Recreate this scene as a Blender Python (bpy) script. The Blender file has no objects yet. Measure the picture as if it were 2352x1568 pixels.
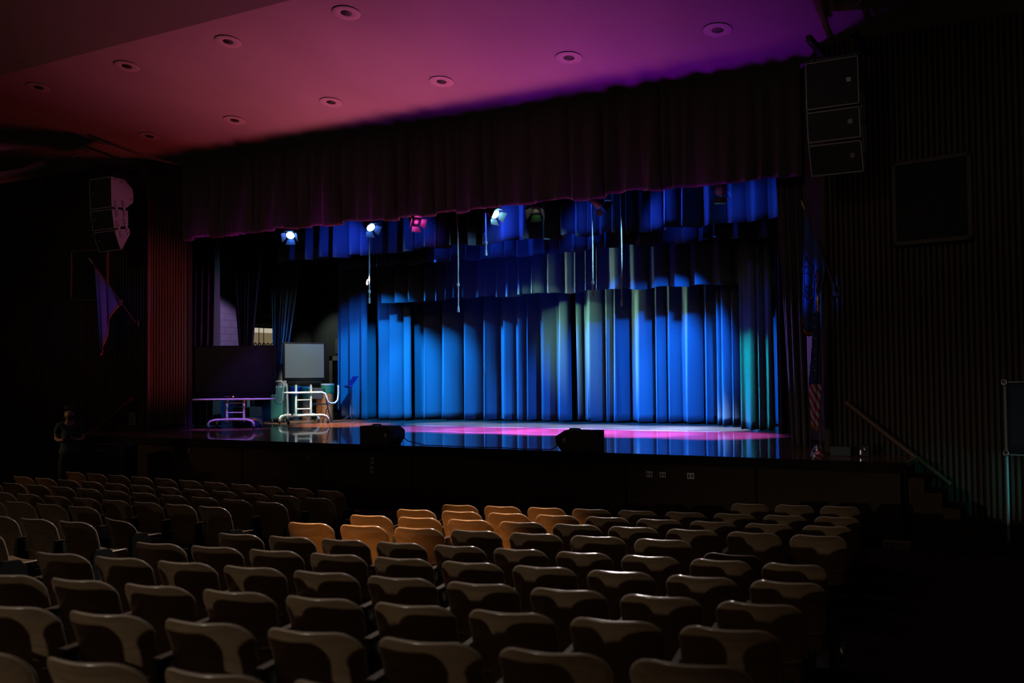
import bpy, bmesh, math, random
from math import sin, cos, pi, radians, sqrt, hypot, atan2
from mathutils import Vector, Matrix
SC = bpy.context.scene
COL = SC.collection
random.seed(7)

# ------------------------------------------------------------------ camera
cam = bpy.data.cameras.new('camera')
cam.sensor_width = 36.0
cam.lens = 36.0 * 2287.0 / 2352.0
cam.clip_start = 0.05
cam.clip_end = 120
cam.dof.use_dof = True
cam.dof.focus_distance = 15.0
cam.dof.aperture_fstop = 2.0
cam_o = bpy.data.objects.new('camera', cam)
COL.objects.link(cam_o)
_r = Vector((0.86575, 0.50038, -0.00984)); _u = Vector((0.0247, -0.02308, 0.99943)); _f = Vector((-0.49987, 0.8655, 0.03234))
cam_o.matrix_world = Matrix(((_r.x, _u.x, -_f.x, 0), (_r.y, _u.y, -_f.y, 0), (_r.z, _u.z, -_f.z, 2.17), (0, 0, 0, 1)))
SC.camera = cam_o

# ------------------------------------------------------------------ view and world
SC.view_settings.view_transform = 'Standard'
SC.view_settings.look = 'None'
SC.view_settings.exposure = 0.0
SC.view_settings.gamma = 1.0
SC.view_settings.use_curve_mapping = False
SC.cycles.use_denoising = True
SC.cycles.max_bounces = 5
SC.cycles.diffuse_bounces = 0
SC.cycles.glossy_bounces = 3
SC.cycles.transmission_bounces = 2
SC.cycles.sample_clamp_indirect = 3.0
SC.cycles.caustics_reflective = False
SC.cycles.caustics_refractive = False
world = bpy.data.worlds.new('dark hall')
SC.world = world
world.use_nodes = True
world.node_tree.nodes['Background'].inputs[0].default_value = (1.0, 0.66, 0.42, 1)
world.node_tree.nodes['Background'].inputs[1].default_value = 0.05

# ------------------------------------------------------------------ lights
def spot(name, loc, target, color, power, cone, blend=0.5, radius=0.08):
    l = bpy.data.lights.new(name, 'SPOT')
    l.energy = power; l.color = color; l.spot_size = radians(cone); l.spot_blend = blend; l.shadow_soft_size = radius
    o = bpy.data.objects.new(name, l); COL.objects.link(o)
    o.location = loc
    o.rotation_euler = (Vector(target) - Vector(loc)).to_track_quat('-Z', 'Y').to_euler()
    return o
def area(name, loc, target, color, power, sx, sy):
    l = bpy.data.lights.new(name, 'AREA')
    l.shape = 'RECTANGLE'; l.size = sx; l.size_y = sy; l.energy = power; l.color = color
    o = bpy.data.objects.new(name, l); COL.objects.link(o)
    o.location = loc
    o.rotation_euler = (Vector(target) - Vector(loc)).to_track_quat('-Z', 'Y').to_euler()
    return o

BLUE = (0.004, 0.11, 1.0); CYAN = (0.004, 0.27, 1.0); VIOLET = (0.02, 0.08, 1.0)
# wash of the upstage curtains, hung behind the first border and crossing over so that the folds stay deep
for (x, tx, col, pw) in ((-13.4, -16.6, CYAN, 1500), (-15.8, -12.6, CYAN, 2300), (-14.4, -14.4, CYAN, 1100), (-15.0, -11.2, (0.004, 0.22, 1.0), 1900), (-13.0, -8.6, (0.004, 0.15, 1.0), 1700), (-5.6, -9.4, (0.004, 0.15, 1.0), 1900),
                         (-11.0, -6.9, (0.006, 0.17, 1.0), 2600), (-9.4, -6.9, (0.006, 0.2, 1.0), 1900)):
    spot('curtain_wash', (x, 17.75, 4.9), (tx, 21.4, 0.9), col, pw * 0.75, 51, 0.5)
spot('leg_wash', (-15.95, 17.7, 4.7), (-16.4, 20.8, 2.9), (0.004, 0.17, 1.0), 300, 48, 0.9)
spot('upper_fill', (-10.4, 16.2, 3.2), (-10.4, 21.0, 3.9), (0.002, 0.06, 1.0), 90, 90, 1.0)
# green-white key on the third border and the centre of the back curtain
spot('green_key', (-11.6, 17.8, 4.3), (-10.4, 21.4, 2.85), (0.40, 1.0, 0.60), 480, 42, 1.0)
spot('green_key', (-14.2, 17.8, 3.9), (-9.4, 21.3, 2.9), (0.40, 1.0, 0.60), 1500, 28, 1.0)
spot('green_key', (-12.4, 16.9, 3.2), (-9.9, 20.0, 4.0), (0.62, 1.0, 0.46), 420, 34, 1.0)
# teal side light on the right legs
spot('teal_side', (-7.6, 17.0, 4.5), (-5.62, 19.4, 2.0), (0.0, 0.72, 0.75), 800, 26, 0.9)
spot('leg_wash', (-8.6, 17.75, 4.6), (-6.45, 20.6, 1.6), (0.01, 0.33, 1.0), 900, 24, 0.9)
# blue on the first and second border
for (x, tx, pw, cn) in ((-10.3, -9.6, 48, 120), (-8.4, -7.9, 16, 120), (-6.9, -6.1, 42, 120), (-5.2, -5.0, 10, 110), (-13.6, -14.4, 26, 100), (-11.8, -12.6, 18, 110)):
    spot('border_blue', (x, 16.6, 5.3), (tx, 17.5, 4.85), VIOLET, pw, cn, 0.8)
for (x, pw) in ((-12.4, 6), (-11.0, 16), (-9.0, 12), (-6.8, 7)):
    spot('border_blue', (x, 17.8, 5.3), (x + 0.3, 18.6, 4.85), VIOLET, pw, 100, 0.8)
spot('cord_light', (-4.5, 16.5, 5.0), (-12.6, 17.0, 3.7), (0.25, 0.65, 1.0), 1800, 21, 1.0)
# pools on the stage floor
for x, pw in ((-12.4, 2600), (-10.8, 5200), (-9.2, 7000), (-7.6, 6600), (-6.1, 3600)):
    spot('floor_magenta', (x, 17.75, 4.9), (x, 17.75, 1.0), (0.50, 0.11, 1.0), pw * 1.15, 42, 0.7)
for x, pw in ((-13.0, 900), (-11.2, 1200), (-9.4, 1700), (-7.8, 1900), (-6.9, 1700)):
    spot('floor_lavender', (x, 18.9, 4.85), (x, 19.6, 1.0), (0.22, 0.45, 1.0), pw * 3.6, 36, 0.8)
spot('floor_amber', (-15.6, 18.2, 5.2), (-15.3, 18.4, 1.0), (1.0, 0.50, 0.34), 2400, 36, 0.9)
# added lamps in place of light bounced off the stage floor onto the ceiling
for x, pw in ((-13.2, 420), (-11.4, 640), (-9.6, 640), (-7.8, 480), (-6.0, 170)):
    spot('bounce_pink', (x, 16.75, 1.06), (x, 13.1, 7.2), (1.0, 0.17, 0.30), pw, 62, 1.0, 0.50)
for x, pw in ((-9.8, 60), (-8.0, 100), (-6.2, 150), (-4.8, 130)):
    spot('bounce_violet', (x, 16.0, 1.06), (x, 13.6, 7.0), (0.42, 0.0, 1.0), pw, 58, 0.8, 0.18)
for x, tx, pw in ((-16.4, -17.6, 160), (-14.8, -15.6, 220)):
    spot('bounce_red', (x, 16.75, 1.06), (tx, 13.0, 7.2), (1.0, 0.06, 0.08), pw * 0.8, 72, 1.0, 0.50)
spot('stack_pink', (-9.5, 16.0, 3.4), (-17.4, 13.7, 5.55), (1.0, 0.22, 0.48), 300, 11, 0.5)
# added lamps on the apron for the glow along the valance hem
for i in range(11):
    x = -16.6 + i * 1.13
    spot('hem_glow', (x, 14.15, 1.06), (x, 15.3, 4.05), (0.75, 0.03, 0.8), 800 if i < 4 else (400 if i == 4 else 180), 17, 1.0)
area('house_fill', (-8.0, -4.0, 8.6), (-9.0, 14.0, 2.0), (1.0, 0.84, 0.70), 14, 12.0, 5.0)  # unseen added fill that lifts the darkest tones
for x in (-17.5, -13.0, -8.5, -4.0, 0.0):
    spot('house_fill', (x, 8.6, 6.6), (x, 15.2, 3.4), (1.0, 0.86, 0.76), 26, 72, 1.0, 0.3)  # more added fill, towards the walls and valance
area('ceiling_glow', (-10.5, 12.6, 6.95), (-10.5, 12.8, 0.0), (1.0, 0.45, 0.55), 10, 11.0, 3.0)  # added area lamp in place of light bounced off the ceiling
# added unseen lamps: red raking the slatted return, blue on the flags, violet on the house curtains
spot('red_rake', (-8.2, 16.4, 1.4), (-17.4, 15.1, 3.3), (1.0, 0.11, 0.13), 1300, 24, 0.8)
spot('flag_blue', (-9.5, 8.2, 6.4), (-3.92, 14.45, 3.55), (0.008, 0.13, 1.0), 3200, 6.2, 0.6)
spot('flag_blue', (-10.5, 12.6, 5.8), (-18.2, 14.4, 3.7), (0.004, 0.06, 1.0), 180, 11, 0.7)
spot('drape_violet', (-14.0, 14.7, 4.4), (-4.0, 15.7, 2.6), (0.28, 0.18, 1.0), 8000, 9, 0.8)
spot('drape_magenta', (-10.5, 15.6, 2.8), (-18.3, 17.0, 3.5), (0.75, 0.08, 0.9), 330, 20, 0.8)
# left wing
spot('cart_white', (-16.4, 17.6, 5.3), (-16.9, 19.2, 1.2), (1.0, 0.95, 0.82), 1500, 34, 0.7)
spot('cart_white', (-13.2, 16.8, 4.3), (-16.75, 18.7, 1.35), (1.0, 0.96, 0.84), 1100, 15, 0.7)
spot('cart_teal', (-14.6, 18.0, 4.9), (-16.6, 18.7, 1.8), (0.02, 0.75, 1.0), 160, 26, 0.8)
spot('cart_purple', (-14.6, 15.7, 4.6), (-16.6, 16.2, 1.2), (0.42, 0.14, 1.0), 700, 30, 0.8)
spot('wing_lavender', (-19.2, 17.2, 6.0), (-21.5, 20.45, 3.6), (0.55, 0.36, 1.0), 650, 22, 0.7)
spot('leg_blue', (-12.2, 17.9, 4.6), (-17.4, 19.05, 2.9), (0.004, 0.22, 1.0), 420, 16, 0.9)
spot('wing_work', (-20.8, 23.3, 4.6), (-20.3, 24.4, 2.4), (0.95, 1.0, 0.88), 26, 90, 0.8)
# house: rear booth light on the seat backs, added overhead lamps for the seat rims, one warm downlight, teal glow low at the right
spot('booth', (-7.0, -14.0, 3.1), (-4.2, 2.0, 0.3), (1.0, 0.95, 0.84), 1450, 20.5, 1.0, 0.12)
spot('booth', (-7.0, -14.0, 3.1), (-9.6, 4.0, 0.4), (1.0, 0.95, 0.80), 260, 19, 1.0, 0.12)
spot('house_top', (-6.0, 12.6, 6.9), (-5.6, 6.8, 0.8), (1.0, 0.90, 0.84), 2000, 52, 0.9, 0.10)
spot('house_top', (-11.5, 12.8, 6.9), (-11.0, 7.8, 0.8), (1.0, 0.80, 0.66), 240, 66, 0.9, 0.15)
spot('warm_house', (-6.6, -1.5, 7.6), (-5.75, 8.6, 0.5), (1.0, 0.45, 0.13), 5200, 11.0, 0.6, 0.12)
spot('warm_left', (-16.5, 1.5, 6.5), (-14.6, 9.3, 0.4), (1.0, 0.55, 0.2), 300, 14, 0.7, 0.12)
spot('teal_house', (1.0, 13.15, 0.85), (-1.35, 14.33, 0.66), (0.05, 0.8, 0.8), 75, 26, 1.0, 0.04)

# ------------------------------------------------------------------ materials
def mat(name, color, rough=0.6, metal=0.0, coat=0.0, coat_rough=0.1, spec=0.5, emis=None, estr=0.0, noise=None, sheen=0.0):
    m = bpy.data.materials.new(name); m.use_nodes = True
    nt = m.node_tree; p = nt.nodes['Principled BSDF']
    p.inputs['Base Color'].default_value = (*color, 1)
    p.inputs['Roughness'].default_value = rough
    p.inputs['Metallic'].default_value = metal
    p.inputs['Coat Weight'].default_value = coat
    p.inputs['Coat Roughness'].default_value = coat_rough
    p.inputs['Specular IOR Level'].default_value = spec
    p.inputs['Sheen Weight'].default_value = sheen
    if emis:
        p.inputs['Emission Color'].default_value = (*emis, 1); p.inputs['Emission Strength'].default_value = estr
    if noise:   # (scale xyz, dark factor, detail)
        sc, k, det = noise
        tc = nt.nodes.new('ShaderNodeTexCoord'); mp = nt.nodes.new('ShaderNodeMapping'); nz = nt.nodes.new('ShaderNodeTexNoise'); rp = nt.nodes.new('ShaderNodeMix')
        mp.inputs['Scale'].default_value = sc; nz.inputs['Scale'].default_value = 1.0; nz.inputs['Detail'].default_value = det
        rp.data_type = 'RGBA'
        rp.inputs['A'].default_value = (color[0] * k, color[1] * k, color[2] * k, 1)
        rp.inputs['B'].default_value = (min(1, color[0] * (2 - k)), min(1, color[1] * (2 - k)), min(1, color[2] * (2 - k)), 1)
        nt.links.new(tc.outputs['Object'], mp.inputs['Vector']); nt.links.new(mp.outputs['Vector'], nz.inputs['Vector'])
        nt.links.new(nz.outputs['Fac'], rp.inputs['Factor']); nt.links.new(rp.outputs['Result'], p.inputs['Base Color'])
    return m

M = {}
M['plaster'] = mat('ceiling plaster', (0.56, 0.52, 0.48), 0.9, noise=((0.7, 0.45, 0.7), 0.80, 6))
M['plaster_back'] = mat('rear ceiling plaster', (0.54, 0.50, 0.46), 0.9, noise=((0.5, 0.5, 0.5), 0.85, 5))
M['slat'] = mat('dark stained slats', (0.075, 0.050, 0.036), 0.6, spec=0.25, noise=((30, 30, 1.2), 0.7, 4))
M['slat_back'] = mat('slat backing', (0.020, 0.014, 0.011), 0.9)
M['stage_front'] = mat('stage front panelling', (0.050, 0.030, 0.019), 0.85, spec=0.15, noise=((1.2, 6, 9), 0.7, 5))
M['nosing'] = mat('stage edge nosing', (0.016, 0.011, 0.009), 0.85, spec=0.1)
M['carpet'] = mat('carpet', (0.022, 0.010, 0.009), 0.95, noise=((40, 40, 40), 0.6, 3))
M['black'] = mat('black paint', (0.012, 0.012, 0.012), 0.6)
M['soot'] = mat('stage house black', (0.010, 0.010, 0.010), 0.95)
M['curtain'] = mat('grey blue velour', (0.30, 0.33, 0.40), 0.95, sheen=0.15)
M['valance'] = mat('dark mauve velour', (0.105, 0.070, 0.082), 0.9, sheen=0.1)
M['house'] = mat('charcoal mauve velour', (0.15, 0.11, 0.12), 0.9, sheen=0.1)
M['drape_black'] = mat('black serge', (0.010, 0.010, 0.012), 0.95)
M['drape_maroon'] = mat('maroon drape', (0.06, 0.008, 0.008), 0.95)
M['grey_plastic'] = mat('pale grey cabinet', (0.34, 0.32, 0.34), 0.55)
M['grille'] = mat('black grille', (0.018, 0.017, 0.016), 0.7)
M['grille_edge'] = mat('grille edge', (0.42, 0.34, 0.33), 0.5)
M['badge'] = mat('badge', (0.22, 0.20, 0.20), 0.4, 0.5)
M['iron'] = mat('dark cast iron', (0.03, 0.035, 0.036), 0.45, 0.4)
M['teal_iron'] = mat('painted end standard', (0.020, 0.020, 0.019), 0.9, spec=0.1)
M['steel'] = mat('brushed steel', (0.6, 0.6, 0.6), 0.3, 1.0)
M['white_tube'] = mat('white enamel tube', (0.78, 0.78, 0.74), 0.35)
M['screen_off'] = mat('dark glass screen', (0.006, 0.006, 0.008), 0.25)
M['screen_grey'] = mat('dim grey screen', (0.02, 0.02, 0.02), 0.4, emis=(0.062, 0.074, 0.072), estr=1.0)  # dim grey tone of the screen face, set as emission
M['led_red'] = mat('red pilot light', (0.3, 0.02, 0.02), 0.4, emis=(1.0, 0.15, 0.06), estr=3.0)
M['lens'] = mat('lit lens', (0.8, 0.8, 0.9), 0.3, emis=(0.25, 0.5, 1.0), estr=5.0)
M['barn'] = mat('barn door metal', (0.20, 0.20, 0.22), 0.5, 0.2)
M['rope'] = mat('pale cord', (0.55, 0.55, 0.55), 0.8)
M['brick'] = None
M['cream'] = mat('cream paint', (0.55, 0.52, 0.45), 0.7)
M['window'] = mat('lit pane', (0.6, 0.6, 0.55), 0.5, emis=(0.62, 0.55, 0.42), estr=0.75)
M['tan_panel'] = mat('tan panel glow', (0.3, 0.25, 0.15), 0.5, emis=(0.22, 0.17, 0.09), estr=0.7)  # a lit surface, no pane; its light is put in as emission
M['cork'] = mat('pin board', (0.32, 0.26, 0.18), 0.9)
M['wing_wall'] = mat('wing wall paint', (0.10, 0.12, 0.12), 0.8)
M['teal_case'] = mat('teal case', (0.02, 0.11, 0.11), 0.5)
M['blue_plastic'] = mat('blue tub', (0.02, 0.05, 0.35), 0.5)
M['chair_black'] = mat('black folding chair', (0.04, 0.04, 0.045), 0.5)
M['flag_blue'] = mat('navy flag cloth', (0.05, 0.09, 0.36), 0.8)
M['fringe'] = mat('orange fringe', (0.36, 0.11, 0.03), 0.9)
M['emblem'] = mat('dark seal', (0.03, 0.06, 0.16), 0.8)
M['ribbon'] = mat('red ribbon', (0.65, 0.06, 0.10), 0.7)
M['gold'] = mat('gilt finial', (0.75, 0.5, 0.28), 0.3, 1.0)
M['pole_wood'] = mat('flag staff', (0.10, 0.045, 0.025), 0.5)
M['arm_wood'] = mat('worn dark armrest', (0.09, 0.050, 0.026), 0.7, spec=0.2)
M['trim_white'] = mat('white trim', (0.72, 0.67, 0.62), 0.6)
M['lip'] = mat('lip', (0.30, 0.11, 0.08), 0.6)
M['bezel'] = mat('matt black bezel', (0.006, 0.006, 0.007), 0.8, spec=0.1)
M['rail_wood'] = mat('oak handrail', (0.13, 0.065, 0.03), 0.45)
M['skin'] = mat('skin', (0.42, 0.22, 0.14), 0.55)
M['shirt'] = mat('teal t-shirt', (0.035, 0.075, 0.085), 0.9)
M['trouser'] = mat('dark trousers', (0.018, 0.018, 0.02), 0.9)
M['hair'] = mat('dark hair', (0.012, 0.009, 0.007), 0.7)
M['banner'] = mat('dark blue banner', (0.012, 0.035, 0.06), 0.7)
M['pole_grey'] = mat('pale grey post', (0.30, 0.33, 0.34), 0.45)
M['outlet'] = mat('steel cover plate', (0.30, 0.29, 0.27), 0.4, 0.5)
M['frame_wood'] = mat('frame moulding', (0.055, 0.040, 0.026), 0.6)
M['screen_cloth'] = mat('speaker cloth', (0.014, 0.013, 0.012), 0.95)

def wood_chair():
    m = mat('varnished plywood', (0.33, 0.17, 0.075), 0.38, coat=0.25, coat_rough=0.25)
    nt = m.node_tree; p = nt.nodes['Principled BSDF']
    tc = nt.nodes.new('ShaderNodeTexCoord'); oi = nt.nodes.new('ShaderNodeObjectInfo'); ad = nt.nodes.new('ShaderNodeVectorMath'); mp = nt.nodes.new('ShaderNodeMapping'); nz = nt.nodes.new('ShaderNodeTexNoise'); cr = nt.nodes.new('ShaderNodeValToRGB')
    ad.operation = 'ADD'
    mp.inputs['Scale'].default_value = (2.2, 8, 16); nz.inputs['Scale'].default_value = 1.0; nz.inputs['Detail'].default_value = 5; nz.inputs['Distortion'].default_value = 1.2
    cr.color_ramp.elements[0].color = (0.20, 0.120, 0.064, 1); cr.color_ramp.elements[0].position = 0.3
    cr.color_ramp.elements[1].color = (0.30, 0.185, 0.102, 1); cr.color_ramp.elements[1].position = 0.7
    nt.links.new(tc.outputs['Object'], ad.inputs[0]); nt.links.new(oi.outputs['Random'], ad.inputs[1]); nt.links.new(ad.outputs[0], mp.inputs['Vector'])
    nt.links.new(mp.outputs['Vector'], nz.inputs['Vector']); nt.links.new(nz.outputs['Fac'], cr.inputs['Fac']); nt.links.new(cr.outputs['Color'], p.inputs['Base Color'])
    return m
M['chair'] = wood_chair()
M['ply_edge'] = mat('pale plywood edge', (0.66, 0.52, 0.40), 0.28, coat=0.9, coat_rough=0.16)  # real plywood edge, its colour lightened further to carry the rim highlight

def stage_wood():
    m = mat('varnished stage boards', (0.24, 0.11, 0.06), 0.4, coat=0.7, coat_rough=0.045, spec=0.25)
    nt = m.node_tree; p = nt.nodes['Principled BSDF']
    tc = nt.nodes.new('ShaderNodeTexCoord'); br = nt.nodes.new('ShaderNodeTexBrick'); nz = nt.nodes.new('ShaderNodeTexNoise'); bp = nt.nodes.new('ShaderNodeBump')
    br.inputs['Scale'].default_value = 1.0; br.inputs['Brick Width'].default_value = 2.4; br.inputs['Row Height'].default_value = 0.11; br.inputs['Mortar Size'].default_value = 0.003
    br.inputs['Color1'].default_value = (0.30, 0.155, 0.10, 1); br.inputs['Color2'].default_value = (0.23, 0.115, 0.075, 1); br.inputs['Mortar'].default_value = (0.06, 0.03, 0.02, 1)
    nz.inputs['Scale'].default_value = 0.9; nz.inputs['Detail'].default_value = 2
    bp.inputs['Strength'].default_value = 0.03; bp.inputs['Distance'].default_value = 0.05
    nt.links.new(tc.outputs['Object'], br.inputs['Vector']); nt.links.new(tc.outputs['Object'], nz.inputs['Vector'])
    nt.links.new(br.outputs['Color'], p.inputs['Base Color']); nt.links.new(nz.outputs['Fac'], bp.inputs['Height']); nt.links.new(bp.outputs['Normal'], p.inputs['Coat Normal'])
    return m
M['stage'] = stage_wood()

def brick_paint():
    m = mat('painted block wall', (0.5, 0.48, 0.46), 0.8)
    nt = m.node_tree; p = nt.nodes['Principled BSDF']
    tc = nt.nodes.new('ShaderNodeTexCoord'); mp = nt.nodes.new('ShaderNodeMapping'); br = nt.nodes.new('ShaderNodeTexBrick')
    sx = nt.nodes.new('ShaderNodeSeparateXYZ'); cb = nt.nodes.new('ShaderNodeCombineXYZ')
    nt.links.new(tc.outputs['Object'], sx.inputs[0]); nt.links.new(sx.outputs['Y'], cb.inputs['X']); nt.links.new(sx.outputs['Z'], cb.inputs['Y'])
    br.inputs['Scale'].default_value = 1.0; br.inputs['Brick Width'].default_value = 0.4; br.inputs['Row Height'].default_value = 0.2; br.inputs['Mortar Size'].default_value = 0.012
    br.inputs['Color1'].default_value = (0.50, 0.48, 0.46, 1); br.inputs['Color2'].default_value = (0.46, 0.44, 0.43, 1); br.inputs['Mortar'].default_value = (0.34, 0.33, 0.32, 1)
    nt.links.new(cb.outputs[0], mp.inputs['Vector']); nt.links.new(mp.outputs['Vector'], br.inputs['Vector']); nt.links.new(br.outputs['Color'], p.inputs['Base Color'])
    return m
M['brick'] = brick_paint()

def stripes_flag():
    m = mat('starred and striped cloth', (0.6, 0.5, 0.5), 0.85)
    nt = m.node_tree; p = nt.nodes['Principled BSDF']; N = nt.nodes.new; L = nt.links.new
    tc = N('ShaderNodeTexCoord'); mp = N('ShaderNodeMapping'); wv = N('ShaderNodeTexWave'); cr = N('ShaderNodeValToRGB'); sp = N('ShaderNodeSeparateXYZ'); gt = N('ShaderNodeMath'); mx = N('ShaderNodeMix')
    mp.inputs['Rotation'].default_value = (0, radians(28), 0)
    wv.wave_type = 'BANDS'; wv.bands_direction = 'X'; wv.inputs['Scale'].default_value = 4.5; wv.inputs['Distortion'].default_value = 1.6; wv.inputs['Detail'].default_value = 0
    cr.color_ramp.interpolation = 'CONSTANT'
    cr.color_ramp.elements[0].color = (0.42, 0.015, 0.03, 1); cr.color_ramp.elements[1].color = (0.46, 0.40, 0.54, 1); cr.color_ramp.elements[1].position = 0.5  # white stripes tinted violet in place of violet light on the cloth
    gt.operation = 'GREATER_THAN'; gt.inputs[1].default_value = 0.98
    mx.data_type = 'RGBA'; mx.inputs['B'].default_value = (0.02, 0.03, 0.14, 1)
    L(tc.outputs['Object'], mp.inputs['Vector']); L(mp.outputs['Vector'], wv.inputs['Vector']); L(wv.outputs['Color'], cr.inputs['Fac'])
    L(tc.outputs['Object'], sp.inputs[0]); L(sp.outputs['Z'], gt.inputs[0]); L(gt.outputs[0], mx.inputs['Factor']); L(cr.outputs['Color'], mx.inputs['A']); L(mx.outputs['Result'], p.inputs['Base Color'])
    return m
M['stripes'] = stripes_flag()
M['star'] = mat('white star', (0.75, 0.75, 0.75), 0.8)

def drum_cloth():
    m = mat('batik wrap', (0.5, 0.2, 0.06), 0.7)
    nt = m.node_tree; p = nt.nodes['Principled BSDF']; N = nt.nodes.new; L = nt.links.new
    tc = N('ShaderNodeTexCoord'); vo = N('ShaderNodeTexVoronoi'); cr = N('ShaderNodeValToRGB')
    vo.inputs['Scale'].default_value = 34; vo.feature = 'DISTANCE_TO_EDGE'
    cr.color_ramp.elements[0].color = (0.10, 0.03, 0.012, 1); cr.color_ramp.elements[1].color = (0.62, 0.24, 0.07, 1); cr.color_ramp.elements[1].position = 0.22
    L(tc.outputs['Object'], vo.inputs['Vector']); L(vo.outputs['Distance'], cr.inputs['Fac']); L(cr.outputs['Color'], p.inputs['Base Color'])
    return m
M['drum'] = drum_cloth()
M['drum_green'] = mat('green drum band', (0.02, 0.22, 0.10), 0.6)
M['drum_blue'] = mat('blue drum band', (0.02, 0.12, 0.40), 0.6)
M['drum_red'] = mat('red drum band', (0.42, 0.03, 0.03), 0.6)
M['drum_head'] = mat('drum head', (0.6, 0.55, 0.45), 0.7)

# ------------------------------------------------------------------ mesh builder
class MB:
    def __init__(s): s.v = []; s.f = []; s.m = []; s.sm = []
    def add(s, vs, fs, mi=0, smooth=False):
        o = len(s.v); s.v += [tuple(p) for p in vs]
        for f in fs: s.f.append(tuple(i + o for i in f)); s.m.append(mi); s.sm.append(smooth)
        return s
    def box(s, a, b, mi=0, X=None):
        x0, y0, z0 = a; x1, y1, z1 = b
        vs = [Vector(p) for p in ((x0, y0, z0), (x1, y0, z0), (x1, y1, z0), (x0, y1, z0), (x0, y0, z1), (x1, y0, z1), (x1, y1, z1), (x0, y1, z1))]
        if X is not None: vs = [X @ p for p in vs]
        return s.add(vs, [(0, 3, 2, 1), (4, 5, 6, 7), (0, 1, 5, 4), (1, 2, 6, 5), (2, 3, 7, 6), (3, 0, 4, 7)], mi)
    def rbox(s, a, b, r=0.02, mi=0, X=None):      # box with chamfered vertical and horizontal edges
        bm = bmesh.new(); bmesh.ops.create_cube(bm, size=1)
        for v in bm.verts:
            v.co = Vector(((a[0] + b[0]) / 2 + v.co.x * (b[0] - a[0]), (a[1] + b[1]) / 2 + v.co.y * (b[1] - a[1]), (a[2] + b[2]) / 2 + v.co.z * (b[2] - a[2])))
        bmesh.ops.bevel(bm, geom=bm.edges[:], offset=r, segments=2, affect='EDGES', profile=0.5)
        return s.bm(bm, mi, X)
    def bm(s, bm, mi=0, X=None, smooth=False):
        bm.verts.ensure_lookup_table(); bm.verts.index_update()
        vs = [(X @ v.co) if X is not None else v.co.copy() for v in bm.verts]
        fs = [tuple(v.index for v in f.verts) for f in bm.faces]
        bm.free(); return s.add(vs, fs, mi, smooth)
    def tube(s, pts, r, n=8, mi=0, cap=True, rs=None):
        pts = [Vector(p) for p in pts]; k = len(pts); rings = []
        up = None; vs = []
        for i, p in enumerate(pts):
            d = (pts[min(i + 1, k - 1)] - pts[max(i - 1, 0)]).normalized()
            if up is None: up = d.orthogonal().normalized()
            up = (up - d * up.dot(d)).normalized(); w = d.cross(up); rr = rs[i] if rs else r
            vs += [p + (up * cos(2 * pi * j / n) + w * sin(2 * pi * j / n)) * rr for j in range(n)]
        fs = [(i * n + j, i * n + (j + 1) % n, (i + 1) * n + (j + 1) % n, (i + 1) * n + j) for i in range(k - 1) for j in range(n)]
        s.add(vs, fs, mi, True)
        if cap: s.add(vs[:n], [tuple(range(n - 1, -1, -1))], mi); s.add(vs[-n:], [tuple(range(n))], mi)
        return s
    def lathe(s, prof, n=20, mi=0, X=None, smooth=True):   # prof: (radius, z) from bottom to top
        vs = []
        for r, z in prof: vs += [Vector((r * cos(2 * pi * j / n), r * sin(2 * pi * j / n), z)) for j in range(n)]
        if X is not None: vs = [X @ v for v in vs]
        fs = [(i * n + j, i * n + (j + 1) % n, (i + 1) * n + (j + 1) % n, (i + 1) * n + j) for i in range(len(prof) - 1) for j in range(n)]
        s.add(vs, fs, mi, smooth)
        if prof[0][0] > 1e-5: s.add(vs[:n], [tuple(range(n - 1, -1, -1))], mi)
        if prof[-1][0] > 1e-5: s.add(vs[-n:], [tuple(range(n))], mi)
        return s
    def prism(s, poly, a, b, axis='x', mi=0, X=None):      # poly in the two other axes
        def P(u, w, t):
            return Vector({'x': (t, u, w), 'y': (u, t, w), 'z': (u, w, t)}[axis])
        k = len(poly); vs = [P(u, w, a) for u, w in poly] + [P(u, w, b) for u, w in poly]
        if X is not None: vs = [X @ v for v in vs]
        fs = [tuple(range(k - 1, -1, -1)), tuple(range(k, 2 * k))] + [(i, (i + 1) % k, (i + 1) % k + k, i + k) for i in range(k)]
        return s.add(vs, fs, mi)
    def grid(s, fn, nu, nv, mi=0, smooth=True):
        vs = [fn(i / nu, j / nv) for j in range(nv + 1) for i in range(nu + 1)]
        fs = [(j * (nu + 1) + i, j * (nu + 1) + i + 1, (j + 1) * (nu + 1) + i + 1, (j + 1) * (nu + 1) + i) for j in range(nv) for i in range(nu)]
        return s.add(vs, fs, mi, smooth)
    def build(s, name, mats, parent=None, loc=None, recalc=True, bevel=0.0, solid=0.0):
        me = bpy.data.meshes.new(name); me.from_pydata([tuple(v) for v in s.v], [], s.f)
        for m in (mats if isinstance(mats, (list, tuple)) else [mats]): me.materials.append(M[m] if isinstance(m, str) else m)
        me.polygons.foreach_set('material_index', s.m); me.polygons.foreach_set('use_smooth', s.sm)
        if recalc:
            bm = bmesh.new(); bm.from_mesh(me); bmesh.ops.recalc_face_normals(bm, faces=bm.faces[:]); bm.to_mesh(me); bm.free()
        me.update()
        o = bpy.data.objects.new(name, me); COL.objects.link(o)
        if parent: o.parent = parent
        if loc is not None: o.location = loc
        if bevel:
            b = o.modifiers.new('bevel', 'BEVEL'); b.width = bevel; b.segments = 2; b.limit_method = 'ANGLE'; b.angle_limit = radians(40)
        if solid:
            b = o.modifiers.new('solid', 'SOLIDIFY'); b.thickness = solid; b.offset = 0
        return o

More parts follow.
